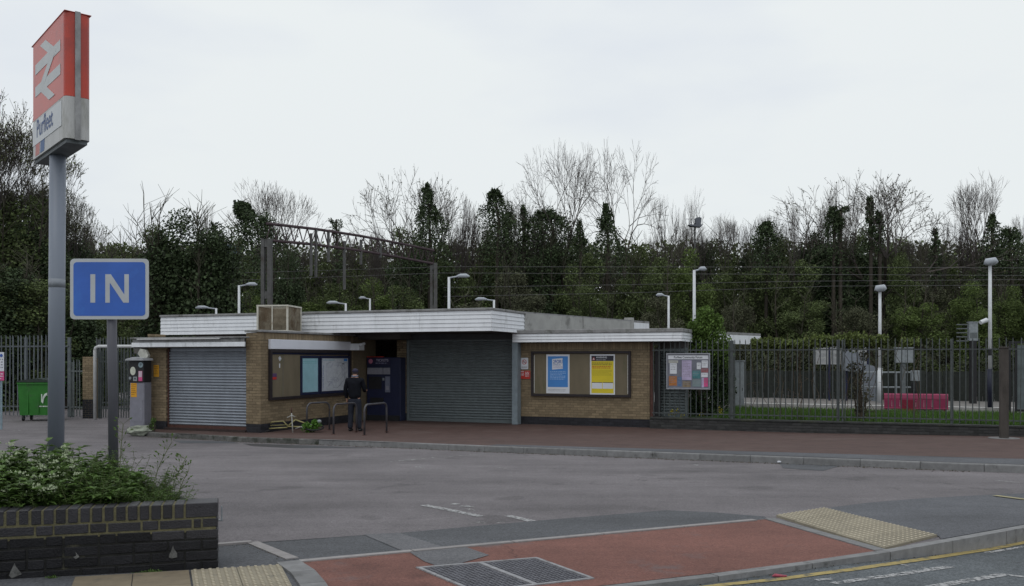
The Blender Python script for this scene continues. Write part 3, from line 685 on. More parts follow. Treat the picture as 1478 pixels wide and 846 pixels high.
text('lettering', 'London Connections', .07, a+.05, zb1-.31, -.054, M('pale teal lettering', (.2, .38, .45), .5), t, sx=1.05); plate('blue_badge', b-.24, b-.03, zb1-.33, zb1-.25, -.0536, .001, m_bluep, t, r=.02)
plate('map_mark', b-.32, b-.2, zb1-.42, zb1-.395, -.0536, .001, m_blackp, t); text('lettering', 'London Rail & Tube services', .085, a+.09, zb0+.25, -.054, m_bluet, t, rot=(R_(90), R_(-90), 0), sx=.7)
rr = random.Random(4); mb = MB()
for k in range(34):        # route lines of the map
    x, z = rr.uniform(a+.2, b-.1), rr.uniform(zb0+.25, zb1-.42); an = rr.choice((0, 45, 90, 135, 20)); l_ = rr.uniform(.12, .5)
    for s in range(2):
        x2, z2 = x+l_*math.cos(R_(an)), z+l_*math.sin(R_(an))*.8
        x2 = min(max(x2, a+.15), b-.05); z2 = min(max(z2, zb0+.22), zb1-.36)
        d = Vector((x2-x, z2-z)); 
        if d.length > .03: d = d.normalized()*.004; mb.prism([(x-d.y, z+d.x), (x+d.y, z-d.x), (x2+d.y, z2-d.x), (x2-d.y, z2+d.x)], -.0545-.0001*k, -.0537)
        x, z = x2, z2; an += rr.choice((-45, 45)); l_ *= .7
mb.obj('map_lines', M('map line ink', (.27, .28, .36), .6, .6, 3), t, kind='stuff')
MB().box(bxv(391.5), bxv(391.5)+.20, -.036, -.0305, 1.42, 1.60).obj('purple_notice', M('purple print', (.09, .05, .12), .6), t); MB().box(bxv(392), bxv(392)+.17, -.038, -.0362, 1.43, 1.50).obj('notice_foot', m_redp, t)
mb = MB()
for s in ((-.06, .04, .05, .02), (-.02, -.06, .02, .07), (-.03, -.25, .012, -.13), (-.05, -.02, .06, .02)): mb.box(bxv(402.5)+s[0], bxv(402.5)+s[2], -.036, -.0305, 2.0+min(s[1], s[3]), 2.0+max(s[1], s[3]))
mb.obj('torn_paper', m_paper, t, kind='stuff')
t = thing('blank_sign', 'long plain white panel above the information board of the corner block', 'sign', (*W(uC, vF), 0), AX+R_(90))
MB().cbox(x0, x1-.05, -.09, -.004, 2.27, 2.535, .006).obj('panel', M('white sign panel', (.68, .70, .76), .4, .04, 3), t)

# stickers on the pillar and pay machine
t = thing('orange_notice', 'orange notice stuck to the brick pillar left of the silver shutter', 'sign', (*W(0, vF), 0), AX)
x0 = u_at(222, vF); plate('sheet', x0, x0+.19, zz(544, x0, vF), zz(527, x0, vF), -.003, .004, m_oran, t); lines('small_print', x0+.03, x0+.16, zz(529, x0, vF), 5, .05, .014, -.0072, m_rust, t, 12)

# parking ticket machine
mx_, my_ = P(203, 518, 25.35)[:2]
t = thing('parking_ticket_machine', 'grey and black parking ticket machine with orange sticker at the pavement end', 'ticket machine', (mx_, my_, 0), R_(-14))
m_pm = M('grey machine paint', (.20, .20, .235), .5, .12, 5)
MB().cbox(-.235, .235, -.17, .17, 0, 1.34, .02).obj('cabinet', m_pm, t); MB().cbox(-.24, .24, -.20, .17, 1.345, 1.95, .02).obj('head', m_blk, t)
MB().prism([(-.30, 1.955), (.27, 1.955), (.24, 2.02), (-.05, 2.05), (-.27, 2.0)], -.28, .2).obj('hood', M('machine hood', (.35, .36, .38), .5), t)
MB().prism([(.0, 2.02), (.2, 2.02), (.24, 2.1), (.16, 2.25), (-.02, 2.28), (-.1, 2.15)], .0, .1).obj('sign_back', M('pale sign back', (.42, .42, .38), .7, .3, 8), t)
def disc(name, cx, cz, r, m, y=-.202, parent=t): return MB().prism(circ(cx, cz, r, 18), y-.004, y).obj(name, m, parent)
MB().prism([(cx_*.9-.10, cz_*1.25-.25*1.66) for cx_, cz_ in circ(0, 1.66, .095, 18)], -.206, -.2).obj('round_label', M('cream label', (.55, .57, .48), .5), t)
d = disc('parking_badge', .15, 1.83, .075, M('grey blue badge', (.25, .33, .36), .5)); text('lettering', 'P', .12, .118, 1.785, -.2065, m_blackp, t)
plate('pink_label', .08, .20, 1.38, 1.66, -.2, .004, m_pink, t); plate('label_panel', .085, .195, 1.49, 1.655, -.2045, .002, M('pale pink label', (.5, .38, .45), .5), t)
plate('coin_plate', -.09, .03, 1.38, 1.5, -.2, .005, m_gal, t); plate('coin_slot', -.05, -.01, 1.42, 1.47, -.2055, .002, m_blk, t); disc('button', -.19, 1.46, .04, m_gal)
plate('orange_sticker', -.19, .0, .93, 1.32, -.17, .005, m_oran, t); lines('small_print', -.17, -.02, 1.28, 6, .055, .014, -.1755, m_rust, t, 13)
plate('cash_door', -.16, .19, .25, .85, -.17, .006, m_pm, t); disc('lock', .13, .6, .02, m_gal, -.177)
# pale stone lump at its foot
def lump(name, label, cat, loc, r, m, sq=(1, .7, .45), seed=0, group=None):
    bm = bmesh.new(); bmesh.ops.create_icosphere(bm, subdivisions=3, radius=1)
    for v in bm.verts:
        n = mn.noise(v.co*1.7+Vector((seed*7.1, 0, 0)))*.35+mn.noise(v.co*4+Vector((seed, 3, 0)))*.12; v.co = Vector((v.co.x*sq[0], v.co.y*sq[1], v.co.z*sq[2]))*(1+n)*r
    me = D.meshes.new(name); bm.to_mesh(me); bm.free(); me.materials.append(m); o = link(name, me, None, loc); return tag(o, label, cat, group)
lump('concrete_lump', 'pale spilled concrete lump at the foot of the parking ticket machine', 'rubble', (*P(203, 518, 24.75)[:2], .03), .34, M('pale concrete', (.26, .28, .23), .95, .3, 9, .5, 40), seed=2)

# rail ticket machine in the recess
uM0, vM = u_at(529.5, -.30), -.30; uM1 = u_at(564, -.30)
t = thing('rail_ticket_machine', 'dark navy rail ticket machine in the shaded recess under the canopy', 'ticket machine', (*W(uM0, vM), 0), AX)
w_ = uM1-uM0; MB().cbox(0, w_+.35, 0, .6, .0, 2.05, .015).obj('cabinet', m_navy, t); MB().box(.01, w_+.33, -.03, -.002, .0, .18).obj('kick_plate', m_blk, t)
plate('header_panel', .02, w_-.02, 1.80, 2.03, -.002, .025, M('header navy', (.028, .025, .06), .4), t); plate('red_strip', .02, w_-.25, 2.052, 2.075, .02, .06, m_redp, t)
text('lettering', 'TICKETS', .11, .36, 1.915, -.0275, M('pale lettering', (.45, .43, .55), .5), t, sx=1.1); lines('small_print', .34, w_-.12, 1.875, 1, .05, .03, -.0275, M('dim lettering', (.2, .2, .3), .5), t, 14)
MB().prism(circ(.16, 1.92, .075, 16), -.034, -.028).obj('round_badge', M('badge pink', (.45, .16, .25), .5), t)
plate('display', .03, w_*.68, 1.50, 1.71, -.002, .02, M('pale display panel', (.24, .24, .28), .35), t); plate('display', w_*.70, w_-.02, 1.50, 1.71, -.002, .02, MATS['pale display panel'], t)
plate('payment_panel', w_*.78, w_-.02, .92, 1.43, -.002, .02, M('payment panel', (.16, .17, .23), .4), t); plate('card_slot', w_*.82, w_-.06, 1.0, 1.12, -.0225, .006, MATS['pale display panel'], t)
plate('screen', .08, w_*.62, 1.02, 1.42, -.002, .012, m_blk, t); plate('sticker', w_*.66, w_*.74, 1.3, 1.38, -.002, .006, m_gal, t); plate('ticket_tray', .15, w_*.7, .55, .74, -.002, .03, m_blk, t)
# small camera at the recess corner
t = thing('security_camera', 'small white camera beside the boxed sign in the ticket recess', 'camera', (*W(uC+.44, vE-.25), 2.42), AX)
MB().tube([(0, 0, .05), (.08, -.02, .05)], .015).obj('bracket', m_white, t); MB().tube([(.06, -.14, .02), (.10, .02, .055)], .045, 10).obj('housing', m_white, t)

# air conditioning cage on the flat roof of the corner block
cg = Vector(P(372, 475, 26.5)[:2]); t = thing('roof_cage', 'cream framed mesh cage on the flat roof above the corner block', 'cage', (cg.x, cg.y, 2.80), R_(-6))
m_cage = M('cream cage paint', (.55, .53, .46), .6, .15, 8, dirt=(.3, .24, .16), dscale=6, dthr=.58)
m_mesh = M('stained cage panel', (.24, .205, .15), .85, .3, 7, .3, 60, dirt=(.13, .09, .055), dscale=3, dthr=.48)
w_, d_, h_ = .90, 1.15, .74
for x, y in ((0, 0), (w_, 0), (w_, d_), (0, d_)): MB().box(x-.025, x+.025, y-.025, y+.025, 0, h_).obj('post', m_cage, t)
for z in (.0, h_): MB().box(-.03, w_+.03, -.03, .03, z, z+.045).box(-.03, w_+.03, d_-.03, d_+.03, z, z+.045).box(-.03, .03, .031, d_-.031, z, z+.045).box(w_-.03, w_+.03, .031, d_-.031, z, z+.045).obj('rail', m_cage, t)
def meshpanel(a, b, nx, nz):
    mb = MB(); a = Vector(a); b = Vector(b); L_ = (b-a).length
    for i in range(1, nx): p = a.lerp(b, i/nx); mb.box(p.x-.006, p.x+.006, p.y-.006, p.y+.006, .05, h_)
    for j in range(1, nz): z = .05+(h_-.05)*j/nz; mb.tube([(a.x, a.y, z), (b.x, b.y, z)], .006, 4)
    return mb
meshpanel((.03, 0), (w_-.03, 0), 26, 18).obj('mesh_panel', m_mesh, t); meshpanel((w_, .03), (w_, d_-.03), 40, 18).obj('mesh_panel', m_mesh, t)
meshpanel((0, .03), (0, d_-.03), 40, 18).obj('mesh_panel', m_mesh, t); MB().box(.12, w_-.1, .25, d_-.2, .03, h_-.1).obj('cooling_unit', m_mesh, t); MB().box(.03, w_-.03, d_-.02, d_-.01, .05, h_).obj('back_sheet', m_mesh, t)
MB().prism([(.5+x*1.3, .07+z) for x, z in rrect(-.13, .13, -.03, .17, .08)], .05, .2).obj('fan_motor', M('brown rust', (.09, .055, .03), .8), t)
MB().box(w_/2-.015, w_/2+.015, -.035, -.012, 0, h_).obj('mullion', m_cage, t)

# ---------------------------------------------------------------- cycle stands
def stand(pa, pb, lb):
    a = Vector(G(*pa, .12)); b = Vector(G(*pb, .12)); L_ = (b-a).length; an = math.atan2((b-a).y, (b-a).x)
    t = thing('cycle_stand', lb, 'cycle stand', (a.x, a.y, RZ(a.y)+.12), an, 'steel cycle stands on the forecourt')
    h = .78; r = .16; pts = [(0, 0, -.02), (0, 0, h-r)]+[(r-r*math.cos(R_(t_)), 0, h-r+r*math.sin(R_(t_))) for t_ in range(18, 91, 18)]+[(L_-r+r*math.sin(R_(t_)), 0, h-r+r*math.cos(R_(t_))) for t_ in range(0, 91, 18)]+[(L_, 0, -.02)]
    MB().tube(pts, .026, 10).obj('hoop', M('dull cycle stand steel', (.085, .085, .095), .45, .25, 12, metal=.3, dirt=(.06, .03, .025), dscale=3, dthr=.55), t, smooth=True)
    for x in (0, L_): MB().cyl(x, 0, 0, .012, .06, 12).obj('floor_flange', m_rust, t)
stand((443, 623), (475.5, 620.5), 'cycle stand beside the bicycle wreck, nearest the corner block'); stand((481.5, 627), (514.5, 624), 'cycle stand directly in front of the person'); stand((526, 628.5), (558, 625.5), 'cycle stand right of the person, farthest from the corner block')

# ---------------------------------------------------------------- wrecked yellow bicycle lying by the wall
bl = G(420, 624, .12); t = thing('bicycle', 'wrecked yellow bicycle frame lying on the forecourt by the corner block', 'bicycle', (bl[0], bl[1], .0), R_(-8))
m_yf = M('dirty yellow paint', (.27, .245, .11), .5, .25, 12); m_wh = M('dirty white paint', (.36, .36, .34), .5, .2, 12)
def tb(name, m, pts, r, n=8): return MB().tube(pts, r, n).obj(name, m, t, smooth=True)
f_ = MB()
for pts, r in (([(-.10, 0, .16), (.42, .05, .14)], .02), ([(-.10, 0, .16), (.12, .02, .34)], .018), ([(.12, .02, .34), (.46, .05, .22)], .02), ([(.42, .05, .14), (.47, .05, .28)], .022)): f_.tube(pts, r)
f_.obj('frame', m_yf, t, smooth=True)
tb('rear_fork', m_yf, [(-.10, .0, .18), (-.22, .0, .30), (-.52, -.05, .28), (-.56, -.05, .24)], .018); tb('rear_fork', m_yf, [(-.10, 0, .13), (-.30, -.08, .12), (-.58, -.10, .10)], .018); tb('chain_stay', m_yf, [(-.12, .06, .20), (-.45, .05, .18), (-.60, .02, .18)], .013)
tb('seat_post', m_wh, [(.07, -.05, .0), (.05, -.03, .2), (.02, 0, .44), (.015, 0, .52)], .018); tb('handlebar', m_wh, [(-.09, -.06, .40), (.02, 0, .46), (.11, .03, .42)], .014); tb('steering_stem', m_rust, [(.015, 0, .5), (.015, 0, .68)], .016)
def wheel(cx, cy, cz, r, tilt, rz):
    o = D.objects.new('wheel', None)
    mb = MB(); mb.tube([(r*math.cos(a), r*math.sin(a), 0) for a in [2*math.pi*k/28 for k in range(29)]], .022, 6, False)
    for k in range(14): a = 2*math.pi*k/14; mb.tube([(0, 0, .02*(-1)**k), (r*math.cos(a), r*math.sin(a), 0)], .002, 3)
    mb.xf(Matrix.Translation((cx, cy, cz)) @ Matrix.Rotation(rz, 4, 'Z') @ Matrix.Rotation(tilt, 4, 'X')); mb.obj('wheel', m_blk, t)
wheel(.62, .12, .13, .24, R_(14), R_(20)); wheel(-.80, -.02, .16, .25, R_(40), R_(10))
tb('front_fork', m_wh, [(.46, .05, .24), (.64, .12, .16)], .014); tb('front_fork', m_wh, [(.36, -.02, .08), (.30, .0, .16), (.12, .0, .1)], .014)
MB().ball((.78, .05, .30), .07, .05, .05).obj('lamp', m_gal, t)
# ================================================================ PERSON
def skin(name, V_, E_, rad, m, parent, sub=2):
    me = D.meshes.new(name); me.from_pydata(V_, E_, []); o = D.objects.new(name, me); COL.objects.link(o)
    md = o.modifiers.new('skin', 'SKIN'); md.use_smooth_shade = True
    for i, r in enumerate(rad):
        sv = me.skin_vertices[0].data[i]; sv.radius = (r, r) if not isinstance(r, tuple) else r; sv.use_root = (i == 0)
    s = o.modifiers.new('sub', 'SUBSURF'); s.levels = sub; s.render_levels = sub
    bpy.context.view_layer.update(); me2 = D.meshes.new_from_object(o.evaluated_get(bpy.context.evaluated_depsgraph_get())); D.objects.remove(o)
    me2.name = name; me2.materials.clear(); me2.materials.append(m); return link(name, me2, parent)
pp = G(512, 622.5, .12)
t = thing('person', 'person in black jacket, dark jeans and cap, back turned, near the rail ticket machine', 'person', (pp[0], pp[1], 0), R_(-8))
m_skin = M('skin', (.42, .24, .17), .6); m_jkt = M('black jacket cloth', (.010, .011, .015), .9, .3, 14, .3, 30, spec=.08); m_jean = M('dark jeans', (.018, .021, .032), .9, .3, 10, .3, 30); m_cap = M('dark cap cloth', (.03, .028, .05), .9)
V_ = [(0,0,.92),(0,-.01,1.12),(0,0,1.30),(0,.01,1.44),(0,.03,1.52),(0,.045,1.60),(0,.055,1.68)]; E_ = [(0,1),(1,2),(2,3),(3,4),(4,5),(5,6)]; Rr = [(.12,.08),(.12,.09),(.165,.11),(.10,.08),(.055,.055),(.075,.09),(.07,.085)]
def chain(root, pts):
    p = root
    for co, r in pts: V_.append(co); Rr.append(r); E_.append((p, len(V_)-1)); p = len(V_)-1
    return p
for s in (-1, 1):
    chain(0, [((s*.10, 0, .84), (.07, .07)), ((s*.12, .02, .48), (.058, .06)), ((s*.125, -.02, .10), (.04, .045)), ((s*.14, .06, .045), (.038, .03)), ((s*.15, .16, .035), (.032, .025))])
LA = [((-.19, 0, 1.40), (.062, .06)), ((-.25, -.02, 1.13), (.043, .043)), ((-.245, .05, .90), (.028, .028)), ((-.24, .07, .84), (.03, .018))]
RA = [((.19, 0, 1.40), (.062, .06)), ((.25, .05, 1.14), (.043, .043)), ((.20, .27, 1.10), (.028, .028)), ((.19, .33, 1.11), (.03, .018))]
for A_, dr in ((LA, Vector((0, .02, -.08))), (RA, Vector((0, .08, .01)))):
    h = chain(3, A_); hp = Vector(A_[-1][0])
    for i, (o_, l_) in enumerate(((-.024, .85), (-.008, 1), (.008, .95), (.024, .75))):
        sd = Vector((.3, 1, 0)) if A_ is LA else Vector((1, 0, .2)); b0 = hp+sd.normalized()*o_+dr*.45
        chain(h, [(tuple(b0), .009), (tuple(b0+dr*.55*l_), .0085), (tuple(b0+dr*1.0*l_+Vector((.012, .01, 0))), .0075)])
    chain(h, [(tuple(hp+Vector((.03, .02, .0))+dr*.1), .011), (tuple(hp+Vector((.04, .03, 0))+dr*.5), .0085)])
skin('body', V_, E_, Rr, m_skin, t)
JV = [(0,0,.84),(0,-.01,1.12),(0,-.005,1.30),(0,0,1.42),(0,.015,1.47)]; JE = [(0,1),(1,2),(2,3),(3,4)]; JR = [(.205,.165),(.19,.145),(.215,.15),(.15,.11),(.085,.08)]
for s, A_ in ((-1, LA), (1, RA)):
    p = 3
    for i, (co, r) in enumerate(A_[:3]):
        q = Vector(co)+(Vector((s*.015, 0, .005)) if i < 2 else Vector((0, 0, 0))); JV.append(tuple(q)); JR.append((.082, .062, .047)[i]); JE.append((p, len(JV)-1)); p = len(JV)-1
skin('jacket', JV, JE, JR, m_jkt, t)
TV = [(0,0,.95),(0,0,.88)]; TE = [(0,1)]; TR = [(.165,.125),(.165,.125)]
for s in (-1, 1):
    p = 1
    for co, r in (((s*.10, 0, .78), (.102,.105)), ((s*.118, .02, .48), (.08,.082)), ((s*.125, -.01, .20), (.07,.075)), ((s*.128, -.015, .05), (.075,.085))): TV.append(co); TR.append(r); TE.append((p, len(TV)-1)); p = len(TV)-1
skin('trousers', TV, TE, TR, m_jean, t)
for s in (-1, 1): MB().ball((s*.14, .07, .04), .055, .15, .045).obj('shoe', m_blk, t, smooth=True)
MB().ball((0, .05, 1.66), .088, .105, .075, 14, 8).ball((0, .14, 1.655), .07, .07, .012).obj('cap', m_cap, t, smooth=True)
MB().ball((0, .055, 1.60), .083, .095, .065, 12, 8).obj('hair', M('brown hair', (.05, .035, .03), .9), t, smooth=True)
MB().tube([(.075*math.cos(a), .02+.07*math.sin(a), 1.525+.012*math.sin(a)) for a in [2*math.pi*k/16 for k in range(17)]], .024, 8, False).obj('collar', M('grey collar', (.13, .15, .2), .9), t, smooth=True)

# ================================================================ PALISADE FENCE ON THE RIGHT
vFn = -.18
uf0 = uR+.16; uf1 = u_at(1490, vFn)+2.5
m_dwarf = M('dark dwarf wall', (.045, .047, .045), .9, .3, 6, .3, 60, dirt=(.07, .075, .05), dscale=2, dthr=.55)
t = thing('dwarf_wall', 'low dark brick dwarf wall under the railings on the right', 'wall', (*W(0, 0), 0), AX)
brickwork(uf0-.1, uf1, -.03, .28, origin=(0, vFn-.11), parent=t, th=.22, mat=M('dwarf wall brick', (.045, .045, .045), .85, .2, 8, .3, 60, rnd='attr', rv=.25))
MB().box(uf0-.1, uf1, vFn-.10, vFn+.1, -.3, .275).obj('mortar', m_dwarf, t); MB().cbox(uf0-.1, uf1, vFn-.13, vFn+.13, .281, .33, .006).obj('coping', m_dwarf, t)
t = thing('railing_fence', 'grey steel railings running right from the station building', 'fence', (*W(0, 0), .33), AX)
m_pale = M('grey railing steel', (.085, .096, .097), .55, .2, 10, .1, 40, .2, rnd='obj', rv=.15)
mp_ = MB(); mp_.add([(-.013, 0, .03), (0, -.012, .03), (.013, 0, .03), (-.013, 0, 2.16), (0, -.012, 2.16), (.013, 0, 2.16), (0, -.006, 2.22), (0, .008, .03), (0, .008, 2.16)], [(0,1,4,3),(1,2,5,4),(2,7,8,5),(7,0,3,8),(3,4,6),(4,5,6),(5,8,6),(8,3,6)])
pm = mp_.mesh('pale', m_pale)
n = int((uf1-uf0)/.152)
for i in range(n): link('pale', pm, t, (uf0+.152*i+random.uniform(-.006, .006), vFn-.03, 0), (random.uniform(-.004, .004), random.gauss(0, .004)+(random.gauss(0, .02) if random.random() < .1 else 0), 0))
for z in (.10, 1.90): MB().box(uf0-.05, uf1, vFn-.018, vFn-.008, z, z+.03).box(uf0-.05, uf1, vFn-.008, vFn+.02, z+.022, z+.03).obj('rail', m_pale, t)
for px, w_ in ((1056, .10), (1209, .06), (1216, .045), (1374, .07)):
    u = u_at(px, vFn); MB().cbox(u-w_/2, u+w_/2, vFn, vFn+.08, -.05, 2.18, .006).obj('post', m_pale, t)
# heavy dark post in front of the wall at far right
g = G(1449, 633, .12); t = thing('concrete_post', 'weathered dark square post in front of the railings at far right', 'post', (g[0], g[1], RZ(g[1])+.1), AX)
mw = M('weathered post', (.068, .060, .054), .9, .3, 8, .5, 40, dirt=(.05, .045, .04), dscale=4, stretch=(1, 1, .3)); MB().cbox(-.095, .095, -.09, .09, 0, 2.17, .012).obj('shaft', mw, t); MB().prismz([(x*1.0, y) for x, y in circ(0, 0, .34, 14)], -.02, .035).obj('footing', m_kerb, t); MB().cbox(-.105, .105, -.10, .10, 2.172, 2.215, .01).obj('cap', mw, t)
# community notice board fixed to the railings
u0, u1 = u_at(962, vFn-.08), u_at(1025, vFn-.08); zt, zb = zz(510, u0, vFn), zz(561.5, u0, vFn)
t = thing('notice_board', 'grey framed community notice board full of leaflets on the railings', 'notice board', (*W(u0, vFn-.06), zb), AX)
w_, h_ = u1-u0, zt-zb; MB().box(.02, w_-.02, -.03, .0, .02, h_-.02).obj('backing', M('grey blue felt', (.16, .165, .20), .9, .2, 5), t); frame4(t, 0, w_, 0, h_, .035, -.06, .01, M('silver board frame', (.30, .31, .34), .4, .1, 6, metal=.4))
plate('title_strip', .05, w_-.05, h_-.17, h_-.06, -.031, .004, m_paper, t); text('lettering', 'Purfleet Community Forum', .085, w_/2, h_-.143, -.036, m_blackp, t, align='CENTER', sx=.85, bold=.0015)
m_org = M('orange leaflet', (.40, .16, .05), .6, .3, 9); m_teal = M('teal leaflet', (.07, .20, .22), .6, .4, 9); m_tan = M('tan leaflet', (.22, .17, .11), .6, .3, 9); m_bl2 = M('blue leaflet', (.10, .16, .28), .6, .2, 9)
for fx0, fx1, fz0, fz1, m in ((.05, .27, .73, .80, M('cream leaflet', (.42, .42, .38), .6)), (.08, .24, .43, .72, m_paper), (.06, .24, .10, .36, m_org), (.26, .35, .08, .34, m_bl2), (.36, .58, .26, .80, m_lilac), (.38, .56, .06, .22, m_tan),
                       (.60, .78, .30, .52, m_teal), (.60, .79, .08, .28, M('slate leaflet', (.18, .24, .25), .6)), (.70, .79, .56, .74, m_paper), (.81, .95, .60, .80, m_paper), (.80, .95, .34, .46, m_paper), (.80, .96, .47, .58, M('rose leaflet', (.30, .12, .13), .6, .4, 9)), (.86, .95, .08, .32, m_pink), (.81, .86, .06, .32, m_lilac)):
    p = plate('leaflet', fx0*w_, fx1*w_, fz0*h_, fz1*h_, -.031-random.uniform(0, .001), .002, m, t)
    lines('small_print', fx0*w_+.02, fx1*w_-.02, fz1*h_-.03, max(1, int((fz1-fz0)*h_/.05)-1), .045, .014, -.0345, m_greyt, p, int(fx0*90+fz0*50))

# ================================================================ LAND AND PLATFORM BEYOND THE RAILINGS
def quadsheet(name, pts, m, kind='structure', sub=1):
    mb = MB(); mb.add(pts, [tuple(range(len(pts)))]); o = mb.obj(name, m); o['kind'] = kind; return o
# platform edge line runs like the front of the building
pe = lambda u, v, z: (*W(u, v), z)
quadsheet('grass_bank', [pe(uR, .12, .29), pe(40, -.05, .29), pe(40, 5.2, .33), pe(uR, 5.2, .33)], m_grass_g)
gm = M('grass blades', (.075, .145, .03), .8, .2, 3, rnd='attr', rv=.5, trans=.25)
mb = MB(); rr = random.Random(3)
for k in range(26000):
    u = rr.uniform(uR+1.8, 17); v = rr.uniform(.1, 4.6); n_ = mn.noise(Vector((u*.9, v*.9, 0))); h = .10+.08*rr.random()+.06*n_; z = .285+(v)*.008; a = rr.uniform(0, 3.14); dx, dy = math.cos(a)*.012, math.sin(a)*.012
    x, y = W(u, v); lx, ly = rr.uniform(-.04, .04), rr.uniform(-.04, .04); mb.add([(x-dx, y-dy, z), (x+dx, y+dy, z), (x+lx, y+ly, z+h)], [(0,1,2)])
o = mb.obj('grass', gm, attr=True); tag(o, 'short bright green grass between the railings and the platform', 'grass', kind='stuff')
m_plat = M('platform surface', (.17, .16, .15), .9, .15, 3, .3, 60)
mb = MB(); a = loc(Vector(P(1060, 589, 33.2)[:2])); b = loc(Vector(P(1478, 594, 29.6)[:2])); d = (b-a).normalized(); nn = Vector((-d.y, d.x))
a -= d*16; b += d*60
PA, PD, PN = a.copy(), d.copy(), nn.copy()
def pl(s, o_): return W(*(PA+PD*s+PN*o_))
LL = (b-a).length
m8 = MB(); m8.prismz([pl(0, 0), pl(LL, 0), pl(LL, 5.5), pl(0, 5.5)], -.5, .36); o = m8.obj('platform', m_plat); o['kind'] = 'structure'
m8 = MB(); m8.prismz([pl(0, .25), pl(LL, .25), pl(LL, .42), pl(0, .42)], .364, .368); m8.obj('platform_line', M('white platform line', (.6, .6, .57), .7, .1, 6), None)['kind'] = 'structure'
m8 = MB(); m8.prismz([pl(0, -.06), pl(LL, -.06), pl(LL, .1), pl(0, .1)], .2, .375); m8.obj('platform_edge', m_conc, None)['kind'] = 'structure'
# bench
def at_(px, py, Y, z=None): v = P(px, py, Y); return (v.x, v.y, v.z if z is None else z)
bn = at_(1276, 595, 30.6, .17); t = thing('platform_bench', 'bright pink metal bench at the platform edge seen through the railings', 'bench', bn, AX+R_(3))
m_pk = M('pink bench paint', (.255, .035, .085), .45, .1, 6); Lb = 1.98
n_sec = 8
for i in range(n_sec):
    x = Lb*i/n_sec; w8 = Lb/n_sec-.012
    mb = MB(); prof = [(-.06, .16), (-.075, .50), (-.05, .62), (-.005, .66), (.02, .64)]
    vs = [(xx, yy, z) for xx in (x, x+w8) for yy, z in prof]; k = len(prof); mb.add(vs, [(j, k+j, k+j+1, j+1) for j in range(k-1)]); mb.add([(a_, b_+.015, c_) for a_, b_, c_ in vs], [(j, j+1, k+j+1, k+j) for j in range(k-1)]); mb.obj('back_panel', m_pk, t)
    MB().cbox(x, x+w8, -.03, .42, .40, .425, .008).obj('seat_panel', m_pk, t)
for x in (.06, Lb*.36, Lb-.10): MB().box(x, x+.04, -.04, .38, .0, .04).box(x, x+.04, -.02, .02, .04, .6).box(x, x+.04, .3, .34, .04, .4).obj('leg', m_pk, t)
MB().tube([(0, -.06, .16), (Lb, -.06, .16)], .02).obj('rail', m_pk, t); MB().box(.55, .95, -.085, -.078, .05, .45).obj('litter_panel', M('deep pink', (.18, .012, .03), .5), t)

m_lamp = M('white lamp column paint', (.62, .64, .66), .5, .08, 5); m_lh = M('grey lamp head', (.40, .43, .47), .4, .1, 5)
def lamp(px, ptop, Y, side, lb, arm=.75, base=.36, black=False):
    v = P(px, ptop, Y); t = thing('platform_lamp', lb, 'lamp post', (v.x, v.y, base), R_(-5), 'lamp posts along the station platforms')
    h = v.z-base
    MB().tube([(0, 0, 1.3), (0, 0, h)], [.062, .05], 12).obj('column', m_lamp, t, smooth=True); MB().cyl(0, 0, 0, 1.3, .085, 12).obj('base_section', M('black column base', (.015, .018, .035), .5) if black else m_lamp, t, smooth=True)
    if black: MB().cyl(0, 0, 1.75, 1.95, .064, 12).obj('band', m_blk, t)
    if side:
        MB().tube([(0, 0, h-.03), (side*arm*.55, 0, h+.03)], .03, 8).obj('arm', m_lh, t)
        MB().tube([(side*arm*.4, 0, h+.03), (side*arm*.60, 0, h+.055), (side*arm*.9, 0, h+.05), (side*arm*1.08, 0, h+.02)], [.035, .075, .085, .03], 10).obj('lamp_head', m_lh, t, smooth=True)
    else: MB().tube([(-.12, 0, h), (-.1, 0, h+.08), (.1, -.15, h+.1), (.14, -.2, h+.05)], [.09, .13, .13, .06], 10).obj('lamp_head', m_lh, t, smooth=True)
lamp(345, 412, 38.9, 1, 'tall lamp post behind the left wing, left of the gantry mast'); lamp(648, 400, 35.3, 1, 'tall lamp post just right of the gantry, above the canopy roof'); lamp(1002, 390, 32.5, 1, 'tall lamp post rising through the shrub beside the right wing', arm=.4)
lamp(312, 445, 43.0, -1, 'short-looking distant lamp post at the left end of the canopy roof', arm=.95); lamp(499, 438, 44.5, -1, 'distant lamp post over the middle of the canopy roof, head turned left', arm=.9); lamp(713, 433, 43.5, -1, 'distant lamp post at the right corner of the canopy', arm=.85)
lamp(965, 427, 43, -1, 'distant lamp post left of the shrub, head turned left', arm=.55); lamp(1270, 420, 33.5, 0, 'thin lamp post behind the climbing plants on the railings')
lamp(1429, 382, 30.2, 0, 'tall lamp post with dark base near the far right post', black=True)
lamp(534, 431, 52, -1, 'faint far lamp head between the two gantry masts', arm=.6)
v = P(1428, 462, 30.2); t = thing('security_camera', 'white camera on the side of the tall lamp post at far right', 'camera', tuple(v), 0)
MB().tube([(0, 0, 0), (-.12, -.05, 0)], .02).obj('bracket', m_lamp, t); MB().tube([(-.36, -.12, -.09), (-.12, -.06, .0)], [.07, .075], 12).obj('housing', m_lamp, t)
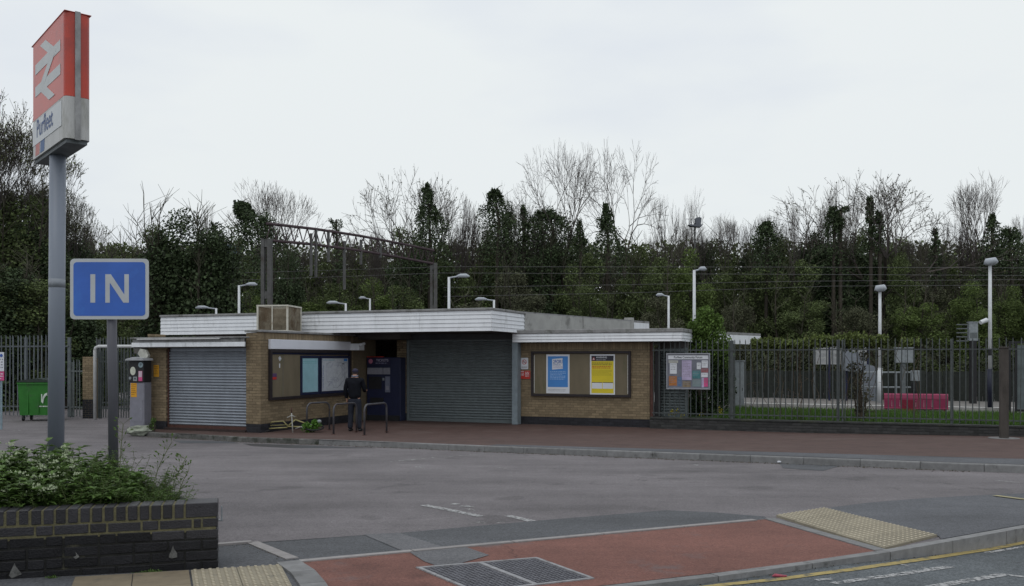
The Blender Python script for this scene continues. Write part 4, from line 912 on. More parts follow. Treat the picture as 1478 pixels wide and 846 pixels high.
# station information frame on the platform
v = at_(1174, 594, 35.5, .36); t = thing('station_information_board', 'white map panels under a dark header standing on the platform', 'information board', v, R_(-12))
MB().box(0, 2.0, -.02, .03, 1.42, 2.15).obj('panel', M('scribbled white panel', (.36, .37, .37), .6, .12, 4, dirt=(.25, .26, .24), dscale=5, dthr=.52), t); MB().box(0, 2.0, -.04, .04, 2.16, 2.46).obj('header', M('dark maroon header', (.035, .03, .045), .5), t)
text('lettering', 'Purfleet', .16, .85, 2.25, -.0415, M('dim white lettering', (.3, .3, .33), .6), t); plate('red_corner', .02, .3, 2.2, 2.42, -.04, .004, M('dull red', (.12, .02, .02), .5), t)
for x in (.0, .56, 1.2, 1.98): MB().box(x, x+.07, -.05, .05, 0, 2.15).obj('post', m_navy if x > .5 else m_gald, t)
for x in (.12, .70, 1.35):
    for k in range(3): lines('small_print', x, x+.40, 2.08-k*.22, 4, .04, .014, -.0215, m_greyt, t, int(x*10)+k)
# cabinets and boxes beyond the railings
def cab(name, lb, px0, px1, py0, py1, Y, cat='cabinet', dep=.3, m=m_gal, z0=None):
    a = P(px0, py1, Y); b = P(px1, py0, Y); z = a.z if z0 is None else z0
    t = thing(name, lb, cat, (a.x, a.y, z), R_(-8)); MB().cbox(0, b.x-a.x, 0, dep, 0, b.z-z, .01).obj('case', m, t); MB().cbox(-.02, b.x-a.x+.02, -.02, dep+.02, b.z-z+.002, b.z-z+.04, .005).obj('lid', m, t)
    return t, b.x-a.x, b.z-z
t, w_, h_ = cab('equipment_cabinet', 'narrow grey cabinet beyond the railings left of the lawn', 1060, 1074, 522, 577, 31, z0=.3)
plate('door', .03, w_-.03, .05, h_-.06, 0, .012, m_gal, t); plate('handle', w_-.08, w_-.06, .6, .7, -.012, .02, m_blk, t)
t, w_, h_ = cab('relay_box', 'pale grey double relay box on a post above the pink bench', 1293, 1317, 503, 524, 33, dep=.2)
plate('door', .02, w_*.52, .02, h_-.02, 0, .012, m_gal, t); plate('door', w_*.55, w_-.02, .02, h_-.02, 0, .012, m_gal, t); MB().box(.2, .36, .05, .2, -1.65, -.001).obj('post', m_gald, t)
t, w_, h_ = cab('signal_box', 'tall narrow grey box on a thick dark post left of the far right lamp', 1399, 1411, 466, 492, 33, dep=.2); MB().box(.06, .26, .0, .2, -2.35, -.001).obj('post', m_blk, t); plate('louvre', .03, w_-.03, .1, .3, 0, .01, m_gald, t)
for k in range(5): MB().box(-.42, -.02, .05, .09, -.02+k*.15, .02+k*.15).obj('rung', m_gald, t)
v = at_(1280, 580, 34.5, .36); t = thing('handrail', 'grey tubular handrail behind the pink bench', 'handrail', v, R_(-6))
for x in (0, .55, 1.25, 1.9): MB().tube([(x-.9, 0, 0), (x-.9, 0, 1.12)], .03).obj('post', m_gal, t)
for z in (.55, 1.12): MB().tube([(-.95, 0, z), (1.05, 0, z)], .03).obj('rail', m_gal, t)
v = at_(1320, 575, 34, .36); t = thing('help_point', 'small grey and black box on a stand behind the pink bench', 'help point', v, 0)
MB().box(-.06, .06, -.05, .05, 0, .8).obj('stand', m_blk, t); MB().cbox(-.13, .16, -.1, .08, .8, 1.2, .015).obj('case', m_gal, t); MB().cbox(-.10, .02, -.12, .08, .4, .75, .015).obj('speaker', m_blk, t)
v = at_(1250, 590, 35, .36); t = thing('ramp_cabinet', 'leaning grey metal sheet cabinet right of the white map panels', 'cabinet', v, 0); MB().prism([(0, 0), (.45, 0), (.35, 1.35), (-.05, 1.45), (-.3, 1.9), (-.9, 1.95), (-.9, 1.2), (-.2, 1.1)], 0, .15).obj('panel', M('dull grey sheet', (.2, .22, .25), .6), t)
# dark fence and wall behind platform
t = thing('platform_back_fence', 'dark close-boarded fence at the back of the platform', 'fence', (*pl(0, 5.2), .36), AX)
mfb = M('dark fence board', (.028, .032, .028), .9, .3, 8, rnd='obj', rv=.3); me = MB().cbox(0, .19, 0, .03, 0, 1.15, .004).mesh('board', mfb)
an = math.atan2((Vector(pl(10, 0))-Vector(pl(0, 0))).y, (Vector(pl(10, 0))-Vector(pl(0, 0))).x); t.rotation_euler = (0, 0, an)
for i in range(150): link('board', me, t, (15+i*.2, random.uniform(-.01, .01), random.uniform(-.02, .02)))
for z in (.3, .9): MB().box(15, 45, .035, .08, z, z+.1).obj('rail', mfb, t)
# glazed gate at the far right edge
g = at_(1456, 600, 26.5, .2); t = thing('steel_gate', 'dark framed mesh gate at the right edge of the photograph', 'gate', g, AX)
mgl = M('wired glass', (.11, .13, .135), .35, .3, 3)
for x in (0, .16, 1.35): MB().box(x, x+.06, 0, .06, 0, 2.25).obj('post', m_blk, t)
MB().box(.0, 1.4, 0, .06, 2.251, 2.32).box(.221, 1.349, 0, .06, .25, .32).obj('rail', m_blk, t); MB().box(.225, 1.345, .02, .03, .325, 2.2).obj('infill_panel', mgl, t)

# ================================================================ LEFT SIDE: fences, bin, height frame, pier
m_palL = M('galvanised palisade', (.12, .135, .145), .6, .2, 6, .1, 40, .2, rnd='obj', rv=.2)
def palisade(lb, a, b, h, m, pitch=.165, base=0, pw=.05, name='palisade_fence'):
    a = Vector(a); b = Vector(b); d = b-a; an = math.atan2(d.y, d.x); t = thing(name, lb, 'fence', (a.x, a.y, base-.12), an)
    mp = MB(); mp.add([(-pw/2, 0, .05), (-pw/4, -.02, .05), (pw/4, -.02, .05), (pw/2, 0, .05), (-pw/2, 0, h-.08), (-pw/4, -.02, h-.04), (pw/4, -.02, h-.04), (pw/2, 0, h-.08), (0, -.02, h)], [(0,1,5,4),(1,2,6,5),(2,3,7,6),(4,5,8),(5,6,8),(6,7,8),(3,0,4,7)])
    me = mp.mesh('pale', m); L_ = d.length; n = int(L_/pitch)
    for i in range(n): link('pale', me, t, (i*pitch, random.uniform(-.004, .004), random.uniform(-.01, .01)), (0, random.uniform(-.01, .01), 0))
    for z in (.35, h-.45): MB().box(0, L_, .002, .04, z, z+.05).obj('rail', m, t)
    for i in range(int(L_/2.75)+2): MB().box(min(i*2.75, L_)-.05, min(i*2.75, L_)+.05, .042, .12, 0, h-.1).obj('post', m, t)
A0 = P(-60, 518, 33.4); A1 = P(98, 518, 32.6); A2 = P(118, 518, 32.2)
palisade('tall galvanised palisade fence behind the green bin', A0[:2], A1[:2], 3.0, m_palL)
palisade('lower dark palisade fence between the green bin and the brick pier', (A1.x+.1, A1.y), (A2.x, A2.y+.1), 2.1, M('dark palisade', (.11, .125, .125), .6, .2, 6, rnd='obj', rv=.2))
a = P(119, 518, 32.0); b = P(133, 518, 31.9)
t = thing('brick_pier', 'short buff brick pier left of the white pipe frame', 'pier', (a.x, a.y, -.12), R_(-3)); wv = b.x-a.x; MB().box(.012, wv-.012, .012, .4, 0, 2.15).obj('core', m_mort, t)
brickwork(0, wv, .7, 2.2, parent=t); brickwork(0, wv, .0, .69, parent=t, mat=m_plinth, name='plinth_bricks')
t = thing('height_frame', 'white painted pipe frame in front of the dark gates', 'barrier', (*P(137, 518, 31.2)[:2], -.12), R_(-8)); mwp = M('chipped white pipe paint', (.52, .53, .53), .6, .12, 5, dirt=(.10, .07, .06), dscale=5, dthr=.58)
MB().tube([(0, 0, 0), (0, 0, 2.4), (.03, 0, 2.5), (.13, 0, 2.55), (3.2, 0, 2.55)], .055, 12).obj('pipe', mwp, t, smooth=True)
palisade('dark barred gates closing the way beside the left wing', P(142, 518, 31.9)[:2], P(240, 518, 31.0)[:2], 2.45, M('dark gate steel', (.06, .07, .07), .6, .2, 6), .11, pw=.035, name='barred_gates')
palisade('grey palisade fence far behind the barred gates', P(140, 518, 36)[:2], P(240, 518, 35)[:2], 3.0, M('far palisade', (.09, .10, .10), .6, .2, 6), .15, name='palisade_fence')
# green wheeled bin
g = P(26, 518, 30.6); t = thing('wheeled_bin', 'large bright green four-wheeled waste bin by the palisade fence', 'bin', (g.x, g.y, -.12), R_(4))
t.scale = (.72, .9, 1.0)
m_bin = M('bright green plastic', (.028, .155, .024), .5, .15, 4, dirt=(.05, .10, .045), dscale=3, dthr=.56); m_bind = M('dark bin lid', (.025, .035, .03), .5)
mb = MB(); mb.add([(.05,.04,.2),(1.62,.04,.2),(1.62,.86,.2),(.05,.86,.2),(0,-.03,1.3),(1.68,-.03,1.3),(1.68,.93,1.3),(0,.93,1.3)], [(0,3,2,1),(0,1,5,4),(1,2,6,5),(2,3,7,6),(3,0,4,7)]); mb.obj('tub', m_bin, t)
MB().cbox(-.03, 1.71, -.06, .96, 1.24, 1.32, .015).obj('rim', m_bin, t); MB().prism([(-.04, 1.325), (1.72, 1.325), (1.70, 1.37), (.84, 1.46), (-.02, 1.37)], -.07, .97).obj('lid', m_bind, t)
for x in (.42, .9, 1.36): MB().box(x, x+.05, -.015, .05, .26, 1.2).obj('rib', m_bin, t)
for x, y in ((.18, .12), (1.45, .12), (.18, .78), (1.45, .78)):
    mb = MB(); mb.tube([(x-.03, y, .1), (x+.03, y, .1)], .1, 14); w8 = mb.obj('wheel', m_blk, t); MB().box(x-.05, x+.05, y-.04, y+.04, .12, .21).obj('castor_fork', m_gald, w8)
    MB().tube([(x-.035, y, .1), (x+.035, y, .1)], .045, 10).obj('hub', m_gal, w8)
mlogo = M('white bin logo', (.55, .6, .55), .5); MB().prism([(1.08, .66), (1.16, .60), (1.20, .76), (1.32, .90), (1.35, .86), (1.35, .97), (1.24, .93), (1.16, .84), (1.13, .74), (1.12, .92), (1.08, .92)], -.045, -.012).obj('logo', mlogo, t)
lines('small_print', .98, 1.42, .52, 1, .05, .035, -.012, mlogo, t, 30)
# small two-part sign at the left edge
g = P(1.0, 518, 27); t = thing('parking_sign', 'small white and red parking sign on a thin pole at the left edge', 'sign', (g.x, g.y, -.12), R_(5)); MB().cyl(0, .04, 0, 2.15, .03, 10).obj('pole', M('pale blue grey pole', (.22, .30, .34), .5), t)
plate('white_panel', -.35, .10, 1.75, 2.32, .0, .01, m_paper, t); plate('red_panel', -.35, .10, 1.47, 1.745, .0, .01, m_pink, t); lines('small_print', -.3, .08, 2.2, 5, .08, .035, -.0105, m_greyt, t, 31); lines('small_print', -.3, .08, 1.68, 3, .07, .025, -.0105, m_paper, t, 32); MB().prism(circ(.02, 2.22, .045), -.014, -.0105).obj('badge', m_bluet, t)

# ================================================================ NEAR LEFT: planter, big station sign, IN sign
wd = Vector((math.cos(R_(16)), math.sin(R_(16)))); wc = Vector((-2.115, 6.47)); zw = RZ(6.4)-.03
pt_ = thing('brick_planter', 'black engineering brick planter wall with yellowish mortar at the near left', 'planter', (wc.x, wc.y, zw), R_(16))
m_eng = M('blue black engineering brick', (.023, .022, .026), .5, .25, 14, .5, 90, rnd='obj', rv=.35, dirt=(.10, .10, .10), dscale=7, dthr=.66, spec=.45)
m_engd = M('grimy engineering brick', (.012, .012, .014), .6, .3, 14, .6, 80, rnd='obj', rv=.35, dirt=(.04, .04, .038), dscale=6, dthr=.68, spec=.25)
m_ym = M('yellowed mortar', (.12, .11, .062), .95, .3, 25, .6, 120, dirt=(.07, .07, .06), dscale=6, dthr=.56); m_dm = M('blackened mortar', (.017, .017, .016), .95, .3, 20, .6, 100, dirt=(.10, .095, .06), dscale=2.2, dthr=.6)
LW = 3.4; HW = .505
MB().box(-LW, -.012, .005, .205, .30, HW-.008).obj('mortar', m_ym, pt_); MB().box(-LW, -.012, .0045, .2, -.05, .299).obj('mortar', m_dm, pt_)
def bmesh_box(nm, w_, d_, h_, m): 
    mb = MB(); mb.cbox(0, w_, 0, d_, 0, h_, .005); return mb.mesh(nm, m)
cop_me = bmesh_box('brick', .062, .215, .1025, m_eng); end_me = bmesh_box('brick', .215, .065, .1025, m_eng)
def put(me, x, y, z, rz=0): link('brick', me, pt_, (x, y+random.uniform(-.0025, .0025), z+random.uniform(-.0015, .0015)), (random.uniform(-.006, .006), random.uniform(-.008, .008), rz+random.uniform(-.008, .008)))
zc = HW-.1025
big = bmesh_box('brick', .215, .215, .1025, m_eng); put(big, -.215, 0, zc)
x = -.215-.011-.065
while x > -LW: put(cop_me, x, 0, zc); x -= .0765
st = {}
def bw(L_, m): 
    k = (round(L_, 3), m.name)
    if k not in st: st[k] = bmesh_box('brick', L_, .10, .065, m)
    return st[k]
for r in range(5, -1, -1):
    z = zc-.0765*(6-r)+.001; m = m_eng if r >= 5 or (r == 4) else m_engd; x = 0
    seq = [.1025, .05, .215, .1025, .215] if r == 5 else ([.215]*30 if r % 2 == 0 else [.1025]+[.215]*30)
    rq = random.Random(r*5+1); i = 0
    while x > -LW:
        L_ = seq[i] if i < len(seq) and r == 5 else (rq.choice((.215, .215, .1025)) if i else (.215 if r % 2 == 0 else .1025)); mm = m
        if r == 4: mm = m_eng if x > -.25 or x < -2.0 else m_engd
        put(bw(L_, mm), x-L_, 0, z); x -= L_+.0105; i += 1
    link('brick', bw(.1025, m), pt_, (-.0015, .111, z), (0, 0, R_(90)))
# pale worn scars low on the wall
ms = M('scraped pale scar', (.12, .12, .115), .95, .4, 30, .6, 90)
rr_s = random.Random(2)
for x, z, s in ((-1.31, .085, .8), (-.30, .15, .7), (-.93, .17, .3)):
    mb = MB(); p = [(x+s*dx, z+s*dz) for dx, dz in ((-.05, -.03), (-.01, -.035), (.05, -.02), (.04, .01), (.01, .05), (0, .09), (-.012, .05), (-.035, .0))]; mb.prism([(q_[0]+rr_s.uniform(-.008, .008), q_[1]+rr_s.uniform(-.008, .008)) for q_ in p], -.005, .004); mb.obj('mortar_scar', ms, pt_)
# soil inside
mb = MB(); mb.add([(-LW, .2, .40), (-.1, .2, .40), (-.75, 1.75, .42), (-LW, 3.6, .44)], [(0,1,2,3)]); mb.obj('soil', M('planter soil', (.03, .024, .017), 1, .4, 8, .6, 30), pt_)
mb = MB(); mb.prismz([(-.10, .216), (-.02, .216), (-.66, 1.80), (-LW, 3.75), (-LW, 3.62), (-.75, 1.72)], -.1, .42); mb.obj('back_kerb', m_engd, pt_)

# foliage of the planter
def leafq(mb, p, d, up, L_, W_, fold=.25, r=None):
    """a pointed leaf of two folded halves"""
    p = Vector(p); d = d.normalized(); s = d.cross(up).normalized(); n = s.cross(d).normalized()
    mid = p+d*L_*.45; mb.add([p, mid+s*W_*.5+n*W_*fold, p+d*L_-n*L_*.12, mid-s*W_*.5+n*W_*fold, mid], [(0, 1, 4), (1, 2, 4), (0, 4, 3), (4, 2, 3)], r)
def rdir(rr, zmin=-1):
    while True:
        v = Vector((rr.gauss(0, 1), rr.gauss(0, 1), rr.gauss(0, 1))).normalized()
        if v.z >= zmin: return v
m_lf = M('planter leaf', (.085, .145, .036), .6, .25, 2.5, rnd='attr', rv=.6, trans=.3); m_fl = M('pale flower head', (.40, .46, .30), .8, .15, 30, rnd='attr', rv=.25, trans=.2); m_stm = M('green stem', (.06, .09, .03), .7)
def wl(x, y, z=0.0): q = wc+wd*x+Vector((-wd.y, wd.x))*y; return Vector((q.x, q.y, zw+z))
rr = random.Random(11); lf = MB(); fl = MB(); sm = MB()
def top_at(x):    # growth is high at the left and falls towards the wall's end
    return .40+ (.36 if x < -1.5 else .36+(x+1.5)*-.155)
for k in range(1350):
    x = rr.uniform(-3.4, -.62); y = rr.uniform(.24, 1.0) if k % 3 else rr.uniform(.24, 2.0)
    if y > 1.35 and x > -1.1: y *= .6
    base = wl(x, y, .40); h = (top_at(x)-.40)*rr.uniform(.55, 1.08)*(.62+.45*min(1, (y-.1)/.8))
    lean = Vector((rr.gauss(0, .10), rr.gauss(-.05, .10), 1)); lean.y -= .12 if y < .5 else 0; tip = base+lean*h; sm.tube([base, tip], .0035, 3)
    flower = rr.random() < .5 and x < -1.0
    for j in range(9):
        q = base.lerp(tip, .25+.75*j/8+rr.uniform(-.05, .05)); a = rr.uniform(0, 6.28); dd = Vector((math.cos(a), math.sin(a), rr.uniform(-.1, .5)))
        for e in (-.6, 0, .6): leafq(lf, q, Vector((math.cos(a+e), math.sin(a+e), dd.z)), Vector((0, 0, 1)), *((lambda q_: (.05+.06*q_, .026+.034*q_))(rr.random()**1.6)))
    if flower:
        for j in range(14):
            o_ = Vector((rr.gauss(0, .018), rr.gauss(0, .018), rr.uniform(-.008, .018))); c = tip+o_; s_ = .0085; fl.add([c+Vector((s_, 0, -s_*.5)), c+Vector((-s_*.5, s_, -s_*.5)), c+Vector((-s_*.5, -s_, -s_*.5)), c+Vector((0, 0, s_))], [(0,1,3), (1,2,3), (2,0,3)])
t = thing('flowering_ground_elder', 'dense leafy plants with pale flower heads filling the planter round the tall sign pole', 'plants', tuple(wl(-2, .8, .4)))
def wpart(mb, name, m, t, **k): o = mb.xf(Matrix.Translation(-Vector(t.location))).obj(name, m, t, **k); return o
wpart(lf, 'foliage', m_lf, t, attr=True, kind='stuff'); wpart(fl, 'flower_heads', m_fl, t, attr=True, kind='stuff'); wpart(sm, 'stems', m_stm, t, kind='stuff')
t['kind'] = 'stuff'
# cleavers and goosegrass: finer, looser, at the right end
lf = MB(); sm = MB()
for k in range(620):
    x = rr.uniform(-1.3, -.16); y = rr.uniform(.17, 1.1); x -= y*.25; base = wl(x, y, .40); h = rr.uniform(.12, .42)*(1.0 if x < -.7 else .62)*(.55+.5*y)
    d = Vector((rr.gauss(.12, .28), rr.gauss(0, .25), 1)); pts = [base]; 
    for j in range(5): d += Vector((rr.gauss(0, .12), rr.gauss(0, .12), -.07)); pts.append(pts[-1]+d.normalized()*h/5)
    sm.tube(pts, .0018, 3)
    for j, q in enumerate(pts[1:]):
        for e in range(6): a = e*1.05+rr.random(); leafq(lf, q+Vector((0, 0, rr.uniform(-.02, .02))), Vector((math.cos(a), math.sin(a), .25)), Vector((0, 0, 1)), rr.uniform(.022, .042), rr.uniform(.007, .013))
for pxy, h in (((186, 700), .52), ((235, 705), .46), ((262, 712), .35), ((272, 715), .25)):   # tall seeding stalks leaning out
    base = Vector(P(pxy[0]-14, pxy[1], 6.9)); pts = [base+Vector((.3*h*(j/7)**1.5*(1 if pxy[0] > 190 else .2), 0, h*j/7*(.9 if pxy[0] < 200 else .75))) for j in range(8)]; sm.tube(pts, .0028, 4)
    for q in pts[2:]:
        for e in range(4): dq = Vector((rr.gauss(0, 1), rr.gauss(0, .4), .6)).normalized(); sm.tube([q, q+dq*.06], .001, 3); leafq(lf, q+dq*.055, dq, Vector((0, 1, 0)), .03, .012)
t = thing('trailing_weeds', 'fine trailing weeds and seeding stalks spilling over the right end of the planter', 'weeds', tuple(wl(-.8, .8, .4))); t['kind'] = 'stuff'
wpart(lf, 'foliage', M('weed leaf', (.075, .125, .03), .65, .15, 5, rnd='attr', rv=.5, trans=.3), t, attr=True, kind='stuff'); wpart(sm, 'stems', M('weed stem', (.09, .11, .04), .7), t, kind='stuff')
# moss and weeds at the wall's foot
for (xa, xb, lb) in ((-.62, -.28, 'tuft of moss and weeds at the foot of the planter under the pale scar'), (-1.16, -.98, 'small round weed at the foot of the planter wall')):
    lf = MB()
    for k in range(520): x = rr.triangular(xa, xb); q = wl(x, -.01-rr.random()*.05, rr.random()*.05*(1-abs(x-(xa+xb)/2)/(xb-xa))); leafq(lf, q, rdir(rr, .1), Vector((0, 0, 1)), .018, .010)
    o = lf.obj('wall_foot_weed', m_lf, attr=True); tag(o, lb, 'weed')
lf = MB()
for k in range(700): x = rr.uniform(-1.0, -.1); q = wl(x, -.004-rr.random()*.03, rr.random()*.012); leafq(lf, q, rdir(rr, .1), Vector((0, 0, 1)), .012, .007)
tag(lf.obj('moss_line', M('dark moss', (.03, .045, .015), .9, rnd='attr', rv=.4), attr=True), 'dark moss along the joint of planter wall and paving', 'moss', kind='stuff')

# station sign on its tall pole
pb = P(80.5, 678, 8.35); ptp = P(83.5, 220, 8.35); t = thing('station_sign', 'tall red and white railway station box sign on a grey pole', 'station sign', (pb.x, pb.y, .88), 0)
m_pole = M('grey blue pole paint', (.20, .225, .27), .45, .1, 3, .1, 60, dirt=(.13, .14, .16), dscale=3, dthr=.6, stretch=(1, 1, .2)); lean = (ptp.x-pb.x)/(3.1)
MB().tube([(0, 0, 0), (lean*3.1, 0, 3.1)], .0705, 24).obj('pole', m_pole, t, smooth=True); MB().tube([(lean*1.7, 0, 1.78), (lean*1.72, 0, 1.86)], .0715, 24).obj('pole_band', M('grey tape', (.235, .255, .285), .6), t, smooth=True)
bang = math.atan2(-.766, .643)   # along the face, towards the near corner
bc = Vector((lean*3.1+.04, -.04, 3.035))
def sgn(mb): return mb.xf(Matrix.Translation(bc) @ Matrix.Rotation(bang, 4, 'Z'))
W2, TH, HS = .60, .105, 1.095; zsplit = HS*.335
m_sr = M('signal red enamel', (.50, .05, .025), .35, .12, 2, spec=.5, dirt=(.38, .045, .03), dscale=1.5, dthr=.5); m_sw = M('weathered pale enamel', (.47, .47, .46), .45, .12, 3, dirt=(.28, .28, .25), dscale=3, dthr=.52, stretch=(1, 1, .3))
def rbox(z0, z1, r=.045):
    p = rrect(-W2, W2, -TH, TH, r, 4); return MB().prismz(p, z0, z1)
sgn(rbox(zsplit, HS)).obj('red_case', m_sr, t); sgn(rbox(.0, zsplit-.002)).obj('pale_case', m_sw, t)
sgn(MB().box(W2-.002, W2+.014, -.024, .020, -.01, HS+.012).box(-W2-.014, -W2+.002, -.022, .032, -.01, HS+.012)).obj('edge_strip', M('dull steel strip', (.27, .27, .27), .5, .3, 8, metal=.2), t)
sgn(MB().box(-W2+.03, W2-.03, -TH+.02, TH-.02, -.035, -.001)).obj('underside', m_gald, t); sgn(MB().cbox(-W2-.01, W2+.01, -TH-.006, TH+.006, HS+.0005, HS+.006, .002)).obj('top_lip', m_sr, t)
# double arrow: 62 x 39 grid
def arrow_sheets(sx_, cx_, cz_, y_, m):
    mb = MB(); k = sx_/62.0
    X = lambda x: cx_+(x-31)*k; Z = lambda y: cz_+(19.5-y)*k
    for i, b in enumerate((12.4, 26.6)): mb.prism([(X(0), Z(b-3.2)), (X(62), Z(b-3.2)), (X(62), Z(b+3.2)), (X(0), Z(b+3.2))][::-1], y_-.002, y_)
    for i, ((xa, ya), (xb, yb)) in enumerate((((19.8, 0), (46, 12.4)), ((46, 12.4), (16, 26.6)), ((16, 26.6), (42.2, 39)))): mb.prism([(X(xa-7), Z(ya)), (X(xa+7), Z(ya)), (X(xb+7), Z(yb)), (X(xb-7), Z(yb))][::-1], y_-.0024-.0003*i, y_-.0001)
    return mb
m_arw = M('faded white symbol', (.50, .52, .52), .45, .08, 3)
sgn(arrow_sheets(.92, -.0, zsplit+(HS-zsplit)*.5, -TH-.0005, m_arw)).obj('double_arrow', m_arw, t)
sgn(MB().box(-W2+.04, W2-.10, -TH-.004, -TH-.0004, zsplit-.245, zsplit-.025)).obj('name_panel', M('name panel white', (.52, .54, .55), .4, .06, 3), t)
tx = text('lettering', 'Purfleet', .235, 0, 0, 0, M('blue name lettering', (.05, .09, .22), .5), t, sx=.80, bold=.002)
tx.matrix_local = Matrix.Translation(bc) @ Matrix.Rotation(bang, 4, 'Z') @ Matrix.Translation((-.40, -TH-.0052, zsplit-.185)) @ Matrix.Rotation(R_(90), 4, 'X') @ Matrix.Diagonal((.82, 1, 1, 1))
for x, m in ((-.46, M('faded pink band', (.48, .17, .15), .5)), (-.27, M('dull blue band', (.05, .11, .25), .5))):
    sgn(MB().prism([(x, .015), (x+.15, .015), (x+.17, .145), (x+.02, .145)], -TH-.002, -TH-.0003)).obj('route_band', m, t)

# blue IN sign
pb = P(160.5, 700, 7.35); t = thing('in_sign', 'blue IN sign with white border on a grey post in the planter', 'sign', (pb.x, pb.y, .86), 0)
z0 = P(100, 461, 7.35).z-.86; z1 = P(100, 373.5, 7.35).z-.86; x0 = P(101.5, 0, 7.35).x-pb.x; x1 = P(215, 0, 7.35).x-pb.x; tl = (P(157, 0, 7.35).x-pb.x)/(z1-.2)
MB().tube([(0, .05, 0), (tl*(z1-.08), .05, z1-.08)], .0385, 20).obj('post', M('dark grey post paint', (.085, .085, .10), .5, .12, 4, stretch=(1, 1, .3)), t, smooth=True)
m_sgb = M('sign blue', (.028, .115, .47), .3, .14, 2.2, spec=.5, dirt=(.035, .15, .52), dscale=3, dthr=.56); m_sgw = M('sign pale border', (.46, .48, .50), .45, .08, 4)
MB().prism(rrect(x0, x1, z0, z1, .035), -.004, 0).obj('back_plate', m_sgw, t); MB().prism(rrect(x0+.028, x1-.028, z0+.028, z1-.028, .028), -.0055, -.0042).obj('blue_face', m_sgb, t)
kk = 7.35/F; X = lambda px: P(px, 0, 7.35).x-pb.x; Z = lambda py: P(0, py, 7.35).z-.86
MB().box(X(131), X(138), -.0068, -.0057, Z(437), Z(396)).obj('letter', m_sgw, t)
MB().prism([(X(152.5), Z(437)), (X(159), Z(437)), (X(159), Z(408)), (X(178.5), Z(437)), (X(186.5), Z(437)), (X(186.5), Z(396)), (X(180), Z(396)), (X(180), Z(425.5)), (X(160.5), Z(396)), (X(152.5), Z(396))], -.0068, -.0057).obj('letter', m_sgw, t)
MB().box(-.12, .1, .004, .02, z0+.08, z0+.12).box(-.12, .1, .004, .02, z1-.12, z1-.08).obj('channel', m_gald, t)

# ---------------------------------------------------------------- litter
x, y = G(1125, 833.5, road_dz(2.2, 6)); o = MB().tube([(-.05, 0, 0), (-.03, .004, .004), (.02, -.006, .001), (.05, .002, 0)], [.004, .012, .010, .006], 8).obj('crushed_can', M('red foil', (.32, .06, .09), .35, .3, 30), None, loc=(x, y, RZ(y)+road_dz(x, y)+.01)); tag(o, 'small crushed red wrapper on the street beside the yellow line', 'litter')
for i, (px, py, lb) in enumerate(((1101, 667.5, 'white scrap of litter in the gutter, left of its pair'), (1125, 669, 'second white scrap of litter in the gutter, right of its pair'))):
    x, y = G(px, py, .0); lump('litter_scrap', lb, 'litter', (x, y, RZ(y)+.03), .05-.012*i, m_paper, seed=i+4)
x, y = G(320, 752, 0); t = thing('gate_stop', 'short pale metal stub standing at the end of the planter', 'post', (x, y, RZ(y)), 0); MB().tube([(0, 0, 0), (0, 0, .14), (0, 0, .145)], .008, 8).obj('rod', m_gal, t); MB().box(-.04, .008, -.01, .01, .0, .012).obj('foot', m_gal, t)
# ================================================================ GANTRY AND WIRES OVER THE TRACKS
m_gt = M('gantry grey steel', (.10, .10, .098), .7, .25, 3, .2, 20, dirt=(.07, .06, .055), dscale=1, dthr=.55); m_gb = M('gantry brown steel', (.06, .04, .045), .7, .25, 3)
A = P(385, 345, 43.5); Bq = P(626, 378, 54.4); zt = A.z
t = thing('overhead_line_gantry', 'steel lattice gantry spanning the tracks behind the canopy roof', 'gantry', (A.x, A.y, 0), 0)
def mast(c, w_, seg):
    off = .32
    s = MB().box(c.x-w_/2, c.x-w_/2+.16, c.y-.15, c.y+.15, 0, zt).box(c.x+w_/2-.20, c.x+w_/2, c.y-.15, c.y+.15, 0, zt)
    for z in seg: s.box(c.x-w_/2+.161, c.x+w_/2-.201, c.y-.12, c.y+.12, z, z+.35)
    return s
for c, w_ in ((A, .50), (Bq, .42)): mast(c-Vector((A.x, A.y, 0)), w_, (1.2, 3.2, 4.9, zt-.4)).obj('mast', m_gt, t)
d = Bq-A; d.z = 0; q = MB()
def tp(s, z): return (d.x*s, d.y*s, z)
bt, tt = zt-.05, zt+.75
q2 = MB()
for z in (bt, tt): MB().tube([tp(0, z), tp(.25, z+.12), tp(.5, z+.15), tp(.75, z+.1), tp(1, z)], .075, 6).obj('chord', m_gb, t)
NB = 22
for i in range(NB):
    a, b = i/NB, (i+1)/NB; MB().tube([tp(a, bt+.1), tp((a+b)/2, tt+.08)], .028, 4).tube([tp((a+b)/2, tt+.08), tp(b, bt+.1)], .035, 4).obj('lattice_bar', m_gb, t)
for px, y0, y1 in ((449, 337, 398), (456, 331, 400), (474, 334, 378), (497, 348, 418), (521, 346, 382), (549, 352, 372)):
    s = min(range(101), key=lambda k: abs((A.x+d.x*k/100)/(A.y+d.y*k/100)*F+CX-px))/100; Y = A.y+d.y*s; a = P(px, y0, Y); b = P(px, y1, Y)
    MB().tube([Vector(a)-Vector((A.x, A.y, 0)), Vector(b)-Vector((A.x, A.y, 0))], .085, 6).obj('drop_post', m_gt, t)
m_wire = M('grey contact wire', (.14, .14, .14), .6)
for pts, lb in (([(-80, 401, 60), (215, 398, 55), (640, 385, 50), (1150, 385.5, 46), (1560, 387, 44)], 'topmost of the overhead wires crossing the wood'), ([(-80, 412, 60), (215, 409, 55), (640, 394, 50), (1150, 396, 46), (1560, 398, 44)], 'second overhead wire from the top'),
                ([(640, 415, 50), (900, 411, 48), (1150, 406, 46), (1560, 403, 44)], 'third overhead wire from the top'), ([(640, 428, 50), (900, 423, 48), (1200, 413, 46), (1560, 411, 44)], 'lowest of the overhead wires')):
    o = MB().tube([tuple(P(*p)) for p in pts], .011, 4).obj('overhead_wire', m_wire); tag(o, lb, 'wire')
